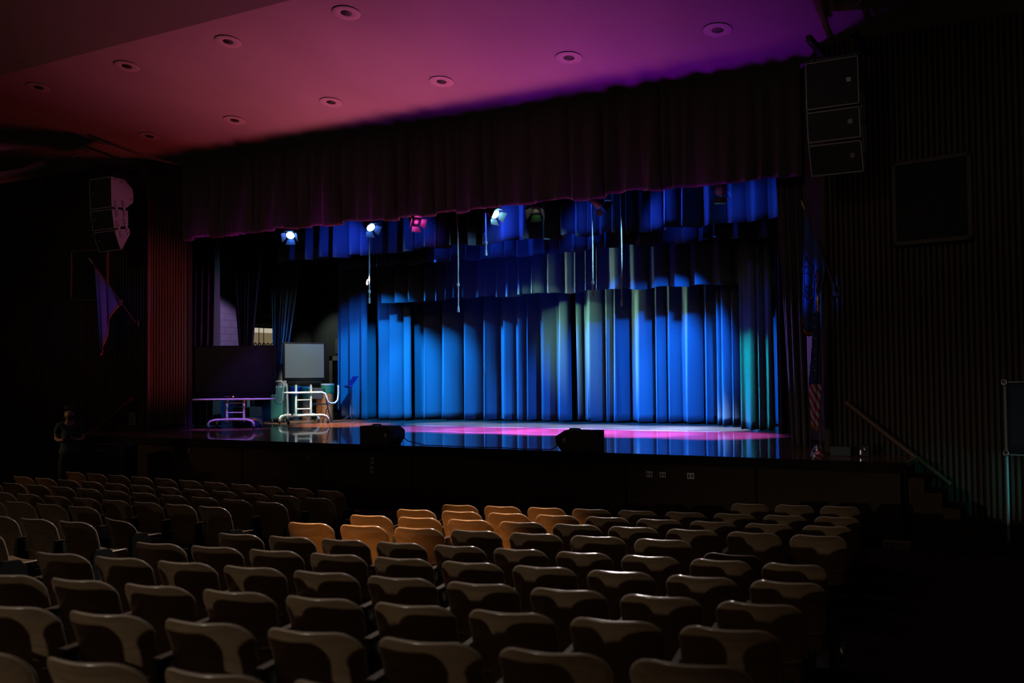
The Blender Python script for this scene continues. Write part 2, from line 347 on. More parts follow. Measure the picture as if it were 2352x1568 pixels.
def tag(o, label=None, cat=None, group=None, kind=None):
    if label: o['label'] = label
    if cat: o['category'] = cat
    if group: o['group'] = group
    if kind: o['kind'] = kind
    return o
def struct(o): o['kind'] = 'structure'; return o
def empty(name, loc=(0, 0, 0), rz=0.0, label=None, cat=None, group=None):
    o = bpy.data.objects.new(name, None); COL.objects.link(o); o.location = loc; o.rotation_euler = (0, 0, rz); o.empty_display_size = 0.1
    return tag(o, label, cat, group)
def copy_tree(o, parent=None):
    c = o.copy(); COL.objects.link(c); c.parent = parent
    for ch in o.children: copy_tree(ch, c)
    return c

# ------------------------------------------------------------------ room
CX = -10.47
def floor_z(x, y):
    v = 40.28 - hypot(x + 10.5, y - 39.0)
    return max(-0.06, 0.58 - 0.06 * v)
mb = MB()
mb.grid(lambda u, v: Vector((-27 + 35 * u, -16 + 32 * v, floor_z(-27 + 35 * u, -16 + 32 * v))), 60, 70)
struct(mb.build('floor', 'carpet'))

def ceil_z(x, y):
    z = 6.85 + 0.158 * (15.3 - y) if y > 10.7 else min(6.85 + 0.158 * 4.6 + 0.60 * (10.7 - y), 9.7)
    d = max(-17.68 - x, x + 3.33, 0)
    return z - 0.10 * d
def panel(name, xs, ys, m):
    mb = MB(); n = len(xs)
    vs = [Vector((x, y, ceil_z(x, y))) for y in ys for x in xs] + [Vector((x, y, ceil_z(x, y) + 0.12)) for y in ys for x in xs]
    k = n * len(ys); fs = []
    for j in range(len(ys) - 1):
        for i in range(n - 1):
            a = j * n + i; fs += [(a, a + n, a + n + 1, a + 1), (a + k, a + k + 1, a + k + n + 1, a + k + n)]
    mb.add(vs, fs); return struct(mb.build(name, m, recalc=False))
panel('ceiling', [-17.68, -3.33], [10.7, 15.5], 'plaster')
panel('ceiling_rear', [-27, -17.68, -3.33, 8], [-5, 7.175, 10.7], 'plaster_back')
panel('ceiling_left', [-27, -17.68], [10.7, 15.5], 'plaster')
panel('ceiling_right', [-3.33, 8], [10.7, 15.5], 'plaster')
# thin moulding along the left ceiling fold
mb = MB(); mb.tube([(-17.68, 10.7, ceil_z(-17.68, 10.7) - 0.005), (-17.68, 14.8, ceil_z(-17.68, 14.8) - 0.005)], 0.022, 6)
struct(mb.build('trim_1', 'plaster'))

def slat_wall(name, p0, p1, z0, ztop, pitch=0.076, first_wide=False):
    p0 = Vector((*p0, 0)); p1 = Vector((*p1, 0)); d = p1 - p0; L = d.length; d.normalize()
    nrm = Vector((d.y, -d.x, 0))
    if nrm.y > 0: nrm = -nrm
    mb = MB()
    X = Matrix(((d.x, nrm.x, 0, p0.x), (d.y, nrm.y, 0, p0.y), (0, 0, 1, 0), (0, 0, 0, 1)))
    mb.box((0, -0.14, -0.3), (L, -0.05, ztop), 1, X)
    n = int(L / pitch)
    for i in range(n):
        a = (i + 0.25) * pitch; w = 0.038
        mb.box((a, -0.055, z0), (a + w, 0.0, ztop), 0, X)
    return struct(mb.build(name, ['slat', 'slat_back']))
A12 = radians(12)
LW0, RW0 = (-17.66, 14.76), (-3.28, 14.76)
LW1 = (LW0[0] - 8.6 * cos(A12), LW0[1] - 8.6 * sin(A12)); RW1 = (RW0[0] + 9.5 * cos(A12), RW0[1] - 9.5 * sin(A12))
slat_wall('wall_left', LW0, LW1, 0.24, 7.0)
slat_wall('wall_right', RW0, RW1, 0.24, 7.0)
slat_wall('wall_return_left', (-17.62, 14.80), (-17.22, 15.47), 1.14, 6.95, 0.058)
slat_wall('wall_return_right', (-3.32, 14.80), (-3.72, 15.47), 1.14, 6.95, 0.058)
# corner posts
for nm, p in (('trim_2', LW0), ('trim_3', RW0)):
    mb = MB(); mb.box((p[0] - 0.035, p[1] - 0.03, -0.1), (p[0] + 0.035, p[1] + 0.05, 6.9)); struct(mb.build(nm, 'slat'))
# baseboards of the two splayed walls
for nm, p0, p1 in (('baseboard_left', LW0, LW1), ('baseboard_right', RW0, RW1)):
    d = (Vector((*p1, 0)) - Vector((*p0, 0))); L = d.length; d.normalize(); n = Vector((d.y, -d.x, 0)); n = -n if n.y > 0 else n
    X = Matrix(((d.x, n.x, 0, p0[0]), (d.y, n.y, 0, p0[1]), (0, 0, 1, 0), (0, 0, 0, 1)))
    mb = MB(); mb.box((0, -0.05, -0.1), (L, 0.015, 0.24), 0, X); struct(mb.build(nm, 'slat_back'))
# side walls further back in the hall
mb = MB(); mb.box((7.2, -5, -0.2), (7.4, 13.2, 9.8)); struct(mb.build('wall_side_right', 'slat_back'))
mb = MB(); mb.box((-26.6, -5, -0.2), (-26.4, 13.4, 9.8)); struct(mb.build('wall_side_left', 'slat_back'))

# stage platform and its front
mb = MB()
mb.box((-19.0, 13.2, 0.93), (-2.0, 15.52, 1.0)); mb.box((-22.6, 15.52, 0.93), (1.2, 24.6, 1.0))
struct(mb.build('stage_floor', 'stage'))
mb = MB()
mb.box((-19.0, 13.24, -0.2), (-2.0, 13.34, 0.93))
for x in [-19.0 + i * 1.889 for i in range(10)]: mb.box((x - 0.012, 13.225, -0.1), (x + 0.012, 13.245, 0.93), 1)
mb.box((-19.0, 13.215, -0.1), (-2.0, 13.24, 0.06), 1)
mb.box((-2.06, 13.24, -0.2), (-2.0, 14.6, 0.93)); mb.box((-19.0, 13.24, -0.2), (-18.94, 14.6, 0.93))
struct(mb.build('wall_stage_front', ['stage_front', 'nosing']))
mb = MB(); mb.box((-19.02, 13.17, 0.88), (-1.98, 13.24, 1.012)); struct(mb.build('trim_4', 'nosing', bevel=0.01))
# stage house
mb = MB(); mb.box((-22.7, 24.5, 0.9), (1.2, 24.7, 9.5)); struct(mb.build('wall_stage_back', 'wing_wall'))
mb = MB(); mb.box((-22.0, 15.5, 0.9), (-21.6, 24.6, 9.5)); struct(mb.build('wall_stage_left', 'brick'))
mb = MB(); mb.box((0.9, 15.5, 0.9), (1.2, 24.6, 9.5)); struct(mb.build('wall_stage_right', 'soot'))
mb = MB(); mb.box((-22.7, 15.4, 9.3), (1.2, 24.7, 9.5)); struct(mb.build('ceiling_stage', 'soot'))
mb = MB(); mb.box((-17.3, 15.5, 5.9), (-3.6, 15.62, 9.4)); struct(mb.build('wall_proscenium_header', 'soot'))
mb = MB(); mb.box((-22.7, 15.5, 0.9), (-17.24, 15.62, 9.4)); struct(mb.build('wall_proscenium_left', 'soot'))
mb = MB(); mb.box((-3.70, 15.5, 0.9), (1.2, 15.62, 9.4)); struct(mb.build('wall_proscenium_right', 'soot'))

for y, xa, xb, lb in ((16.85, -12.3, -8.7, 'long pale tape line on the stage floor between the two monitors'), (18.75, -13.4, -6.2, 'fainter tape line on the stage floor nearer the back curtain')):
    mb = MB(); mb.box((xa, y, 1.0), (xb, y + (0.05 if y < 18 else 0.03), 1.003)); tag(mb.build('floor_tape', 'white_tube'), lb, 'tape', 'tape lines on the stage floor')

# ------------------------------------------------------------------ curtains
def pleat(ph, k=0.62):
    s = sin(ph); return math.copysign(abs(s) ** k, s)
def curtain(name, m, x0, x1, y, zt, zb, nf, amp, seed, flare=0.35, jit=0.02, xb0=None, xb1=None, tie=None, sharp=0.92, gather=0.0, label=None, cat='curtain', group=None):
    """pleated cloth from x0..x1 at the head to xb0..xb1 at the hem; tie = (z, x0, x1) draws it in like a tie-back"""
    rnd = random.Random(seed)
    xb0 = x0 if xb0 is None else xb0; xb1 = x1 if xb1 is None else xb1
    per = 12; nu = nf * per
    widths = [rnd.uniform(0.5, 1.5) for _ in range(nf)]; tot = sum(widths)
    us = []; amps = []; acc = 0
    for w in widths:
        for j in range(per): us.append((acc + w * j / per) / tot)
        acc += w
    us.append(1.0)
    am = [rnd.uniform(0.35, 1.3) for _ in range(nf + 1)]
    hj = [rnd.uniform(-jit, jit) for _ in range(nf + 1)]
    sk = [rnd.uniform(-0.25, 0.25) for _ in range(nf + 1)]
    zs = [zt + (zb - zt) * (1 - (1 - t / 15) ** 1.25) for t in range(16)]
    if tie: zs = sorted(set(zs + [tie[0], tie[0] + 0.08, tie[0] - 0.08]), reverse=True)
    vs = []
    for z in zs:
        t = (zt - z) / (zt - zb)
        if tie:
            if z >= tie[0]:
                q = (zt - z) / (zt - tie[0]); q = q ** 0.85
                a0 = x0 + (tie[1] - x0) * q; a1 = x1 + (tie[2] - x1) * q
            else:
                q = min(1, (tie[0] - z) / (tie[0] - zb)); q = sqrt(q)
                a0 = tie[1] + (xb0 - tie[1]) * q; a1 = tie[2] + (xb1 - tie[2]) * q
        else:
            a0 = x0 + (xb0 - x0) * t; a1 = x1 + (xb1 - x1) * t
        for i, u in enumerate(us):
            k = min(i // per, nf - 1); fr = (i % per) / per if i < nu else 1.0
            A = (am[k] * (1 - fr) + am[k + 1] * fr); S = sk[k] * (1 - fr) + sk[k + 1] * fr
            ph = 2 * pi * fr + S * t
            off = amp * A * pleat(ph, sharp) * (1 - flare + 2 * flare * t)
            side = amp * 0.30 * A * sin(2 * ph + 0.6) * (0.4 + 0.6 * t)
            dz = (hj[k] * (1 - fr) + hj[k + 1] * fr) * t ** 6 + (0.012 * sin(ph) * t ** 8)
            vs.append(Vector((a0 + (a1 - a0) * u + side, y + off + 0.05 * S * t, z + dz)))
    n = nu + 1
    fs = [(j * n + i, j * n + i + 1, (j + 1) * n + i + 1, (j + 1) * n + i) for j in range(len(zs) - 1) for i in range(nu)]
    mb = MB(); mb.add(vs, fs, 0, True)
    o = mb.build(name, m, recalc=False, solid=0.008)
    return tag(o, label, cat, group)

curtain('valance', 'valance', -17.22, -3.70, 15.3, 6.92, 5.16, 46, 0.075, 3, 0.5, 0.05, label='dark mauve pleated valance hanging across the top of the stage opening', cat='valance')
curtain('house_curtain', 'house', -19.2, -17.86, 17.0, 6.4, 1.02, 9, 0.10, 4, label='gathered mauve house curtain at the left edge of the stage opening, streaked magenta', group='house curtains')
curtain('house_curtain', 'house', -4.25, -3.45, 15.72, 6.2, 1.02, 6, 0.13, 5, xb0=-4.05, label='gathered house curtain at the right edge of the stage opening, behind the flags', group='house curtains')
G = 'blue-lit borders over the stage'
curtain('border_curtain', 'curtain', -16.4, -4.1, 17.4, 9.28, 4.84, 34, 0.16, 11, 0.4, 0.05, label='frontmost blue-lit border curtain just behind the spotlights', group=G)
curtain('border_curtain', 'curtain', -15.6, -5.0, 18.6, 9.28, 4.72, 30, 0.15, 12, 0.4, 0.05, label='narrow middle border curtain showing as a strip below the frontmost border', group=G)
curtain('border_curtain', 'curtain', -15.4, -5.95, 20.1, 9.28, 3.99, 26, 0.17, 13, 0.4, 0.04, label='deepest and lowest border curtain with pale green folds at its middle', group=G)
G = 'back curtain halves'
curtain('back_curtain', 'curtain', -17.2, -10.80, 21.5, 6.4, 1.035, 13, 0.22, 21, 0.1, 0.012, label='left half of the bright blue back curtain, up to the centre gap', group=G)
curtain('back_curtain', 'curtain', -10.68, -3.4, 21.5, 6.4, 1.035, 15, 0.22, 22, 0.1, 0.012, label='right half of the blue back curtain, right of the centre gap', group=G)
curtain('drape', 'drape_maroon', -12.2, -9.4, 22.3, 6.4, 1.03, 8, 0.08, 23, label='dark maroon drape glimpsed through the gap of the back curtain', cat='curtain')
G = 'leg curtains at the left of the stage'
curtain('leg_curtain', 'curtain', -17.36, -16.38, 20.75, 6.4, 1.025, 3, 0.17, 31, 0.15, 0.01, label='narrow bright blue leg curtain beside the music stand and white-legged display', group=G)
curtain('leg_curtain', 'curtain', -16.16, -15.06, 20.85, 6.4, 1.025, 3, 0.17, 32, 0.15, 0.01, label='bright blue leg curtain right of the narrow one, beside the back curtain', group=G)
curtain('leg_curtain', 'drape_black', -18.42, -16.85, 17.65, 6.6, 1.03, 9, 0.06, 33, tie=(2.45, -17.78, -17.45), xb0=-17.85, xb1=-17.35, label='black leg curtain tied back behind the large dark display', group=G)
curtain('leg_curtain', 'curtain', -18.35, -16.75, 19.1, 6.6, 1.03, 9, 0.06, 34, tie=(2.35, -18.1, -17.70), xb0=-18.1, xb1=-17.6, label='tied-back leg curtain with a blue edge, left of the grey-lit display', group=G)
G = 'leg curtains at the right of the stage'
curtain('leg_curtain', 'curtain', -6.85, -5.85, 20.6, 6.4, 1.025, 4, 0.11, 41, 0.15, 0.01, label='pale blue leg curtain at the right end of the back curtain', group=G)
curtain('leg_curtain', 'curtain', -5.98, -5.33, 19.4, 6.4, 1.03, 3, 0.07, 42, 0.15, 0.01, label='teal-lit leg curtain nearest the right edge of the stage', group=G)
curtain('leg_curtain', 'drape_black', -4.95, -3.2, 18.3, 6.4, 1.03, 9, 0.06, 43, label='unlit black leg curtain between the teal one and the right house curtain', group=G)
curtain('leg_curtain', 'drape_black', -5.6, -2.4, 22.8, 6.4, 1.03, 9, 0.06, 44, label='black drape closing the gap behind the right legs', group=G)

# ------------------------------------------------------------------ ceiling downlights
def make_downlight():
    r = empty('ceiling_downlight')
    mb = MB(); n = 40
    mb.lathe([(0.088, -0.008), (0.10, -0.012), (0.205, -0.010), (0.212, -0.006), (0.205, 0.0), (0.088, 0.0)], n)
    mb.build('trim_ring', 'trim_white', r, recalc=True)
    mb = MB(); mb.lathe([(0.0, -0.0085), (0.086, -0.0085), (0.088, -0.007)], 28); mb.build('aperture', 'black', r)
    return r
def place_tilted(o, x, y, slope=0.158, sx=0.0):
    o.location = (x, y, ceil_z(x, y) - 0.004)
    o.rotation_euler = (-math.atan(slope), -math.atan(sx), 0)
proto = make_downlight(); first = True
names = ['leftmost', 'second from left', 'third from left', 'fourth from left', 'fifth from left', 'rightmost']
for row, y, n in (('near the valance', 13.78, 6), ('away from the valance', 11.3, 6)):
    for i in range(n):
        o = proto if first else copy_tree(proto); first = False
        place_tilted(o, -16.45 + i * 2.392, y)
        tag(o, 'round recessed ceiling light, %s in the row %s' % (names[i], row), 'ceiling light', 'recessed lights in the sloping ceiling')
for x, y, lb in ((-18.84, 13.9, 'small recessed light in the dark ceiling strip above the left speaker stack'), (-2.55, 13.55, 'small recessed light in the ceiling strip above the right speaker stack')):
    o = copy_tree(proto); o.scale = (0.62, 0.62, 1); place_tilted(o, x, y, 0.158, 0.1 if x < -10 else -0.1)
    tag(o, lb, 'ceiling light', 'recessed lights in the side ceilings')

# ------------------------------------------------------------------ hanging loudspeaker stacks
def line_array(x, y, zt, side, label):
    r = empty('speaker_stack', (x, y, zt), 0, label, 'loudspeaker')
    W = 0.33; z = 0.0; yy = 0.0
    spec = [(0.60, 2, 0.50, True), (0.385, 9, 0.36, False), (0.40, 21, 0.34, False)]
    pz, py = 0.0, 0.0
    cabs = []
    for k, (h, tilt, dep, top) in enumerate(spec):
        a = radians(tilt)
        X = Matrix.Translation((0, py, pz)) @ Matrix.Rotation(a, 4, 'X')
        if top: prof = [(0, 0), (0.30, -0.02), (dep, -0.20), (dep, -0.46), (dep - 0.16, -h + 0.02), (0, -h)]
        elif k == 1: prof = [(0, 0), (dep, -0.055), (dep - 0.03, -h + 0.05), (0, -h)]
        else: prof = [(0, 0), (dep, -0.05), (dep - 0.02, -0.16), (0.02, -h), (0, -h)]
        mb = MB(); mb.prism(prof, -W, W, 'x', 0, X)
        c = mb.build('cabinet', 'grey_plastic', r, bevel=0.006)
        mb = MB(); e = 0.014
        mb.box((-W + e, -0.012, -h + e), (W - e, 0.004, -e), 0, X)
        mb.build('grille', 'grille', c)
        mb = MB()
        for (ax, az, bx, bz) in ((-W, -e, W, 0), (-W, -h, W, -h + e), (-W, -h, -W + e, 0), (W - e, -h, W, 0)): mb.box((ax, -0.016, az), (bx, 0.003, bz), 0, X)
        mb.build('grille_frame', 'grille_edge', c)
        mb = MB(); bx = 0.18 if side > 0 else -0.24
        mb.box((bx, -0.02, -h * 0.52), (bx + 0.055, -0.01, -h * 0.52 + 0.055), 0, X); mb.build('badge', 'badge', c)
        for sx in (-1, 1):
            if k > 0:
                mb = MB(); q = sx * W
                for yb in (0.06, 0.24):
                    mb.box((min(q, q + sx * 0.018), yb, -0.17), (max(q, q + sx * 0.018), yb + 0.055, 0.16), 0, X)
                    for zz in (-0.13, -0.07, 0.06, 0.12): mb.box((min(q, q + sx * 0.026), yb + 0.02, zz), (max(q, q + sx * 0.026), yb + 0.038, zz + 0.018), 1, X)
                mb.build('rigging_plate', ['grey_plastic', 'iron'], c)
            else:
                mb = MB(); q = sx * W
                for (yb, zz) in ((0.06, -0.05), (0.20, -0.10), (0.43, -0.42)): mb.box((min(q, q + sx * 0.01), yb, zz), (max(q, q + sx * 0.01), yb + 0.02, zz + 0.02), 0, X)
                mb.build('bolt', 'iron', c)
        nxt = X @ Vector((0, 0, -h - 0.03)); py, pz = nxt.y, nxt.z
    # fly bar and chains up to the ceiling
    mb = MB(); mb.box((-0.30, 0.08, 0.02), (-0.24, 0.52, 0.07)); mb.box((0.24, 0.08, 0.02), (0.30, 0.52, 0.07)); mb.box((-0.32, 0.2, 0.05), (0.32, 0.26, 0.10)); mb.build('fly_bar', 'iron', r)
    wy = 1.02            # arms reach back to the slatted wall
    for sx in (-0.27, 0.27):
        mb = MB(); n = 6; top = 0.27
        for i in range(n):
            t0 = 0.08 + (top - 0.08) * i / n; t1 = 0.08 + (top - 0.08) * (i + 1) / n
            mb.tube([(sx, 0.23, t0), (sx + 0.012 * (-1) ** i, 0.23, (t0 + t1) / 2), (sx, 0.23, t1)], 0.009, 6)
        mb.build('chain', 'iron', r)
        mb = MB(); mb.box((sx - 0.035, -0.05, 0.27), (sx + 0.035, wy, 0.35)); mb.tube([(sx, 0.9, 0.27), (sx, 0.45, 0.30)], 0.015, 6); mb.build('wall_arm', 'iron', r)
    r.scale = (1.05, 1.05, 1.06)
    return r
line_array(-2.87, 13.6, 6.33, 1, 'stack of three hanging loudspeakers at the upper right, dark grilles facing the seats')
line_array(-17.72, 13.6, 6.33, -1, 'stack of three hanging loudspeakers at the upper left, its side lit pink')

# ------------------------------------------------------------------ framed speaker panels on the slat walls
def wall_panel(x0, z0, z1, w, base, ang, label):
    r = empty('wall_panel', (x0[0], x0[1], 0), ang, label, 'wall panel', 'framed panels on the slat walls')
    mb = MB(); mb.box((0.05, -0.05, z0 + 0.05), (w - 0.05, 0.0, z1 - 0.05)); mb.build('cloth', 'screen_cloth', r)
    mb = MB(); t = 0.06
    for (a, b, c, d) in ((0, z0, w, z0 + t), (0, z1 - t, w, z1), (0, z0, t, z1), (w - t, z0, w, z1)): mb.box((a, -0.075, b), (c, 0.0, d))
    mb.build('frame', 'frame_wood', r, bevel=0.008)
wall_panel((-2.27, 14.545), 3.87, 5.03, 1.05, None, -A12, 'large square framed cloth panel on the right slatted wall')
wall_panel((-19.65, 14.335), 3.87, 5.03, 1.02, None, A12, 'framed cloth panel on the left slatted wall below the speaker stack')

# ------------------------------------------------------------------ stage spotlights on the batten
r_b = empty('light_batten', (-10.4, 16.5, 5.52), 0, 'long black pipe above the stage carrying the row of spotlights', 'lighting pipe')
mb = MB(); mb.tube([(-6.5, 0, 0), (6.5, 0, 0)], 0.024, 8); mb.build('pipe', 'black', r_b)
for x in (-6.0, -2.0, 2.0, 6.0):
    mb = MB(); mb.tube([(x, 0, 0.0), (x, 0, 3.77)], 0.008, 6); mb.build('lift_line', 'black', r_b)
def fixture(x, rz, tilt, lit, glow, label):
    r = empty('stage_spotlight', (x, 16.5, 5.52), radians(rz), label, 'stage light', 'spotlights under the valance')
    mb = MB(); mb.tube([(0, 0, 0.03), (0, 0, -0.05)], 0.02, 8); mb.box((-0.03, -0.035, -0.03), (0.03, 0.035, 0.04)); mb.build('clamp', 'black', r)
    mb = MB(); mb.box((-0.12, -0.02, -0.06), (0.12, 0.02, -0.05)); mb.box((-0.125, -0.02, -0.24), (-0.117, 0.02, -0.05)); mb.box((0.117, -0.02, -0.24), (0.125, 0.02, -0.05)); mb.build('yoke', 'black', r)
    X = Matrix.Translation((0, 0, -0.20)) @ Matrix.Rotation(radians(tilt), 4, 'X') @ Matrix.Rotation(radians(90), 4, 'X')   # lamp axis along -Y
    mb = MB(); mb.lathe([(0.05, -0.16), (0.09, -0.12), (0.105, -0.05), (0.105, 0.10), (0.098, 0.11)], 20, 0, X); h = mb.build('housing', 'black', r)
    mb = MB(); mb.lathe([(0.0, 0.102), (0.09, 0.102), (0.092, 0.114), (0.0, 0.118)], 20, 0, X); mb.build('lens', 'lens' if lit else 'barn', h)
    for k in range(4):
        Y = X @ Matrix.Rotation(k * pi / 2, 4, 'Z') @ Matrix.Translation((0.10, 0, 0.115)) @ Matrix.Rotation(radians(35), 4, 'Y')
        mb = MB(); mb.prism([(-0.075, 0.0), (0.075, 0.0), (0.11, 0.13), (-0.11, 0.13)], -0.003, 0.003, 'x', 0, Y); mb.build('barn_door', 'barn', r)
    if glow:
        l = bpy.data.lights.new('fixture_glow', 'POINT'); l.energy = glow[1]; l.color = glow[0]; l.shadow_soft_size = 0.02
        lo = bpy.data.objects.new('fixture_glow', l); COL.objects.link(lo); lo.parent = r; lo.location = X @ Vector((0, 0, 0.17))
    return r
for x, rz, tl, lit, glow, lb in ((-15.12, 30, 38, True, ((0.01, 0.16, 1.0), 1.2), 'stage spotlight with a bright white-blue lens, leftmost under the valance'), (-12.97, 70, 40, True, ((0.01, 0.16, 1.0), 1.0), 'tilted stage spotlight with a blue barn door, second from left under the valance'),
                      (-11.80, 60, 30, False, ((1.0, 0.05, 0.5), 1.2), 'stage spotlight with a magenta barn door, third from left under the valance'), (-9.95, 75, 35, True, ((0.25, 0.75, 1.0), 2.0), 'stage spotlight with a glaring white-blue inside, at the middle of the valance'),
                      (-8.97, 20, 48, False, ((0.1, 0.5, 0.1), 0.12), 'dark pointed stage spotlight just right of the glaring one'), (-7.71, 150, 35, False, ((0.01, 0.16, 1.0), 0.8), 'blue-edged stage spotlight, second from right under the valance'),
                      (-5.37, 200, 30, False, ((0.01, 0.16, 1.0), 0.8), 'stage spotlight with a curved blue rim, rightmost under the valance')):
    fixture(x, rz, tl, lit, glow, lb)
# hanging cords
CORDS = [(-13.28, 3.80, 'pale cord with a curled loop, leftmost of the hanging cords'), (-11.01, 3.53, 'long knotted pale cord, second from left of the hanging cords'), (-10.34, 4.63, 'short pale cord hanging from the glaring middle spotlight'),
         (-8.00, 3.70, 'tasselled pale cord in front of the green folds'), (-7.41, 3.49, 'thin knotted pale cord, rightmost of the hanging cords')]
for i, (x, zb, lb) in enumerate(CORDS):
    mb = MB(); y = 16.9
    mb.tube([(x, y, 9.28), (x, y, 5.6), (x + 0.006, y, (5.6 + zb) / 2), (x, y, zb)], 0.015, 6)
    kz = zb + (0.45 if i in (1, 4) else 0.16)
    mb.lathe([(0.0, -0.05), (0.035, -0.02), (0.035, 0.02), (0.0, 0.05)], 8, 0, Matrix.Translation((x, y, kz)))
    mb.lathe([(0.030, -0.14), (0.024, -0.03), (0.0, 0.0)], 8, 0, Matrix.Translation((x, y, zb + 0.04)))
    if i == 0: mb.tube([(x, y, 4.22), (x - 0.05, y, 4.20), (x - 0.075, y, 4.14), (x - 0.06, y, 4.10), (x - 0.04, y, 4.13)], 0.009, 6)
    if i == 2: mb.tube([(x - 0.03, y, 4.98), (x, y, 4.85), (x + 0.06, y, 4.85)], 0.008, 6)
    tag(mb.build('hanging_cord', 'rope'), lb, 'cord', 'cords hanging under the spotlights')

# ------------------------------------------------------------------ stage monitors and their cable
def monitor(x, y, w, flip, label):
    r = empty('stage_monitor', (x, y, 1.0), 0, label, 'loudspeaker', 'wedge monitors on the stage edge')
    # profile seen from the side, extruded along the stage; rear faces the hall
    mb = MB(); k = 0.10
    prof = [(0.0, 0.0), (0.36, 0.0), (0.40, 0.06), (0.26, 0.31), (0.0, 0.315)]
    vs = []
    # chamfer the stage-side end
    s = 1 if flip else -1
    outline = [(-w / 2, 0.0), (w / 2, 0.0), (w / 2, 0.2), (w / 2 - 0.09, 0.315), (-w / 2, 0.315)] if not flip else [(-w / 2 + 0.09, 0.0), (w / 2, 0.0), (w / 2, 0.315), (-w / 2 + 0.16, 0.315), (-w / 2, 0.22), (-w / 2, 0.12)]
    if not flip: outline = [(-w / 2, 0.0), (w / 2 - 0.09, 0.0), (w / 2, 0.12), (w / 2, 0.24), (w / 2 - 0.10, 0.31), (-w / 2, 0.31)]
    mb.prism(outline, 0.0, 0.34, 'y'); b = mb.build('cabinet', 'black', r, bevel=0.012)
    mb = MB(); mb.box((-w / 2 + 0.05, 0.337, 0.03), (w / 2 - 0.13, 0.35, 0.28)); mb.build('grille', 'grille', r)
    mb = MB(); q = 0.17 if not flip else -w / 2 + 0.13
    mb.box((q, -0.006, 0.13), (q + 0.05, 0.004, 0.20)); mb.build('jack_plate', 'outlet', r)
    mb = MB(); mb.tube([(-0.12, 0.05, 0.31), (-0.10, 0.05, 0.335), (0.06, 0.05, 0.335), (0.08, 0.05, 0.31)], 0.012, 6); mb.build('handle', 'black', r)
monitor(-10.38, 13.38, 0.70, False, 'black wedge monitor on the stage edge, left of the two')
monitor(-6.66, 13.38, 0.66, True, 'black wedge monitor on the stage edge, right of the two')
mb = MB(); pts = [(-10.03, 13.62, 1.14), (-9.9, 13.62, 1.06), (-9.6, 13.6, 1.012)]
for i in range(13): pts.append((-9.4 + i * 0.19, 13.44 + 0.05 * sin(i * 1.1), 1.012))
pts += [(-7.05, 13.42, 1.03), (-6.98, 13.5, 1.10)]
mb.tube(pts, 0.008, 6); tag(mb.build('speaker_cable', 'black'), 'black cable running along the stage edge between the two monitors', 'cable')

# ------------------------------------------------------------------ seats
def make_back(w=0.455, h=0.44):
    """moulded plywood back: curved panel with rounded top corners, pale rim"""
    R = 0.105; nu, nv = 18, 14; mb = MB(); th = 0.019
    def half_w(t):      # t: 0 bottom .. 1 top
        z = t * h; base = w / 2 - 0.018 * (1 - t)
        if z > h - R: d = z - (h - R); base = w / 2 - R + sqrt(max(0, R * R - d * d))
        if z < 0.05: base -= 0.05 - sqrt(max(0, 0.05 ** 2 - (0.05 - z) ** 2))
        return base
    ts = [0, 0.03, 0.07, 0.14, 0.25, 0.38, 0.5, 0.62, 0.72, 0.79, 0.85, 0.90, 0.945, 0.975, 0.993, 1.0]
    def P(u, t, side):
        x = half_w(t) * u
        z = t * h
        y = 0.068 * (x / (w / 2)) ** 2                       # edges bow towards the stage
        y += -0.11 * t ** 1.2 + 0.035 * sin(pi * t)          # reclined, lumbar curve
        y += side * th
        z -= 0.010 * (1 - abs(x) / (w / 2)) * (t > 0.9) * (t - 0.9) * 8   # slight dip at the middle of the top edge
        return Vector((x, y, z))
    n = nu + 1; vs = []
    for side in (0, 1):
        for t in ts:
            for i in range(n): vs.append(P(-1 + 2 * i / nu, t, side))
    K = n * len(ts); nt_ = len(ts); fs = []
    for j in range(nt_ - 1):
        for i in range(nu):
            a = j * n + i; fs.append((a, a + 1, a + n + 1, a + n)); b = a + K; fs.append((b, b + n, b + n + 1, b + 1))
    mb.add(vs, fs, 0, True)
    rim = []
    loop = [j * n + nu for j in range(nt_)] + [(nt_ - 1) * n + i for i in range(nu - 1, -1, -1)] + [j * n for j in range(nt_ - 2, -1, -1)]
    cen = Vector((0, 0, h * 0.45)); mid = []
    for a in loop:          # rounded nose of the pale edge
        m_ = (vs[a] + vs[a + K]) / 2; d_ = Vector((m_.x - cen.x, 0, m_.z - cen.z)).normalized(); mb.v.append(tuple(m_ + d_ * 0.008)); mid.append(len(mb.v) - 1)
    for q in range(len(loop) - 1):
        a, b = loop[q], loop[q + 1]; rim += [(a, b, mid[q + 1], mid[q]), (mid[q], mid[q + 1], b + K, a + K)]
    base = [(i, i + 1, i + 1 + K, i + K) for i in range(nu)]
    mb.f += [tuple(f) for f in rim + base]; mb.m += [1] * (len(rim) + len(base)); mb.sm += [True] * len(rim) + [False] * len(base)
    return mb
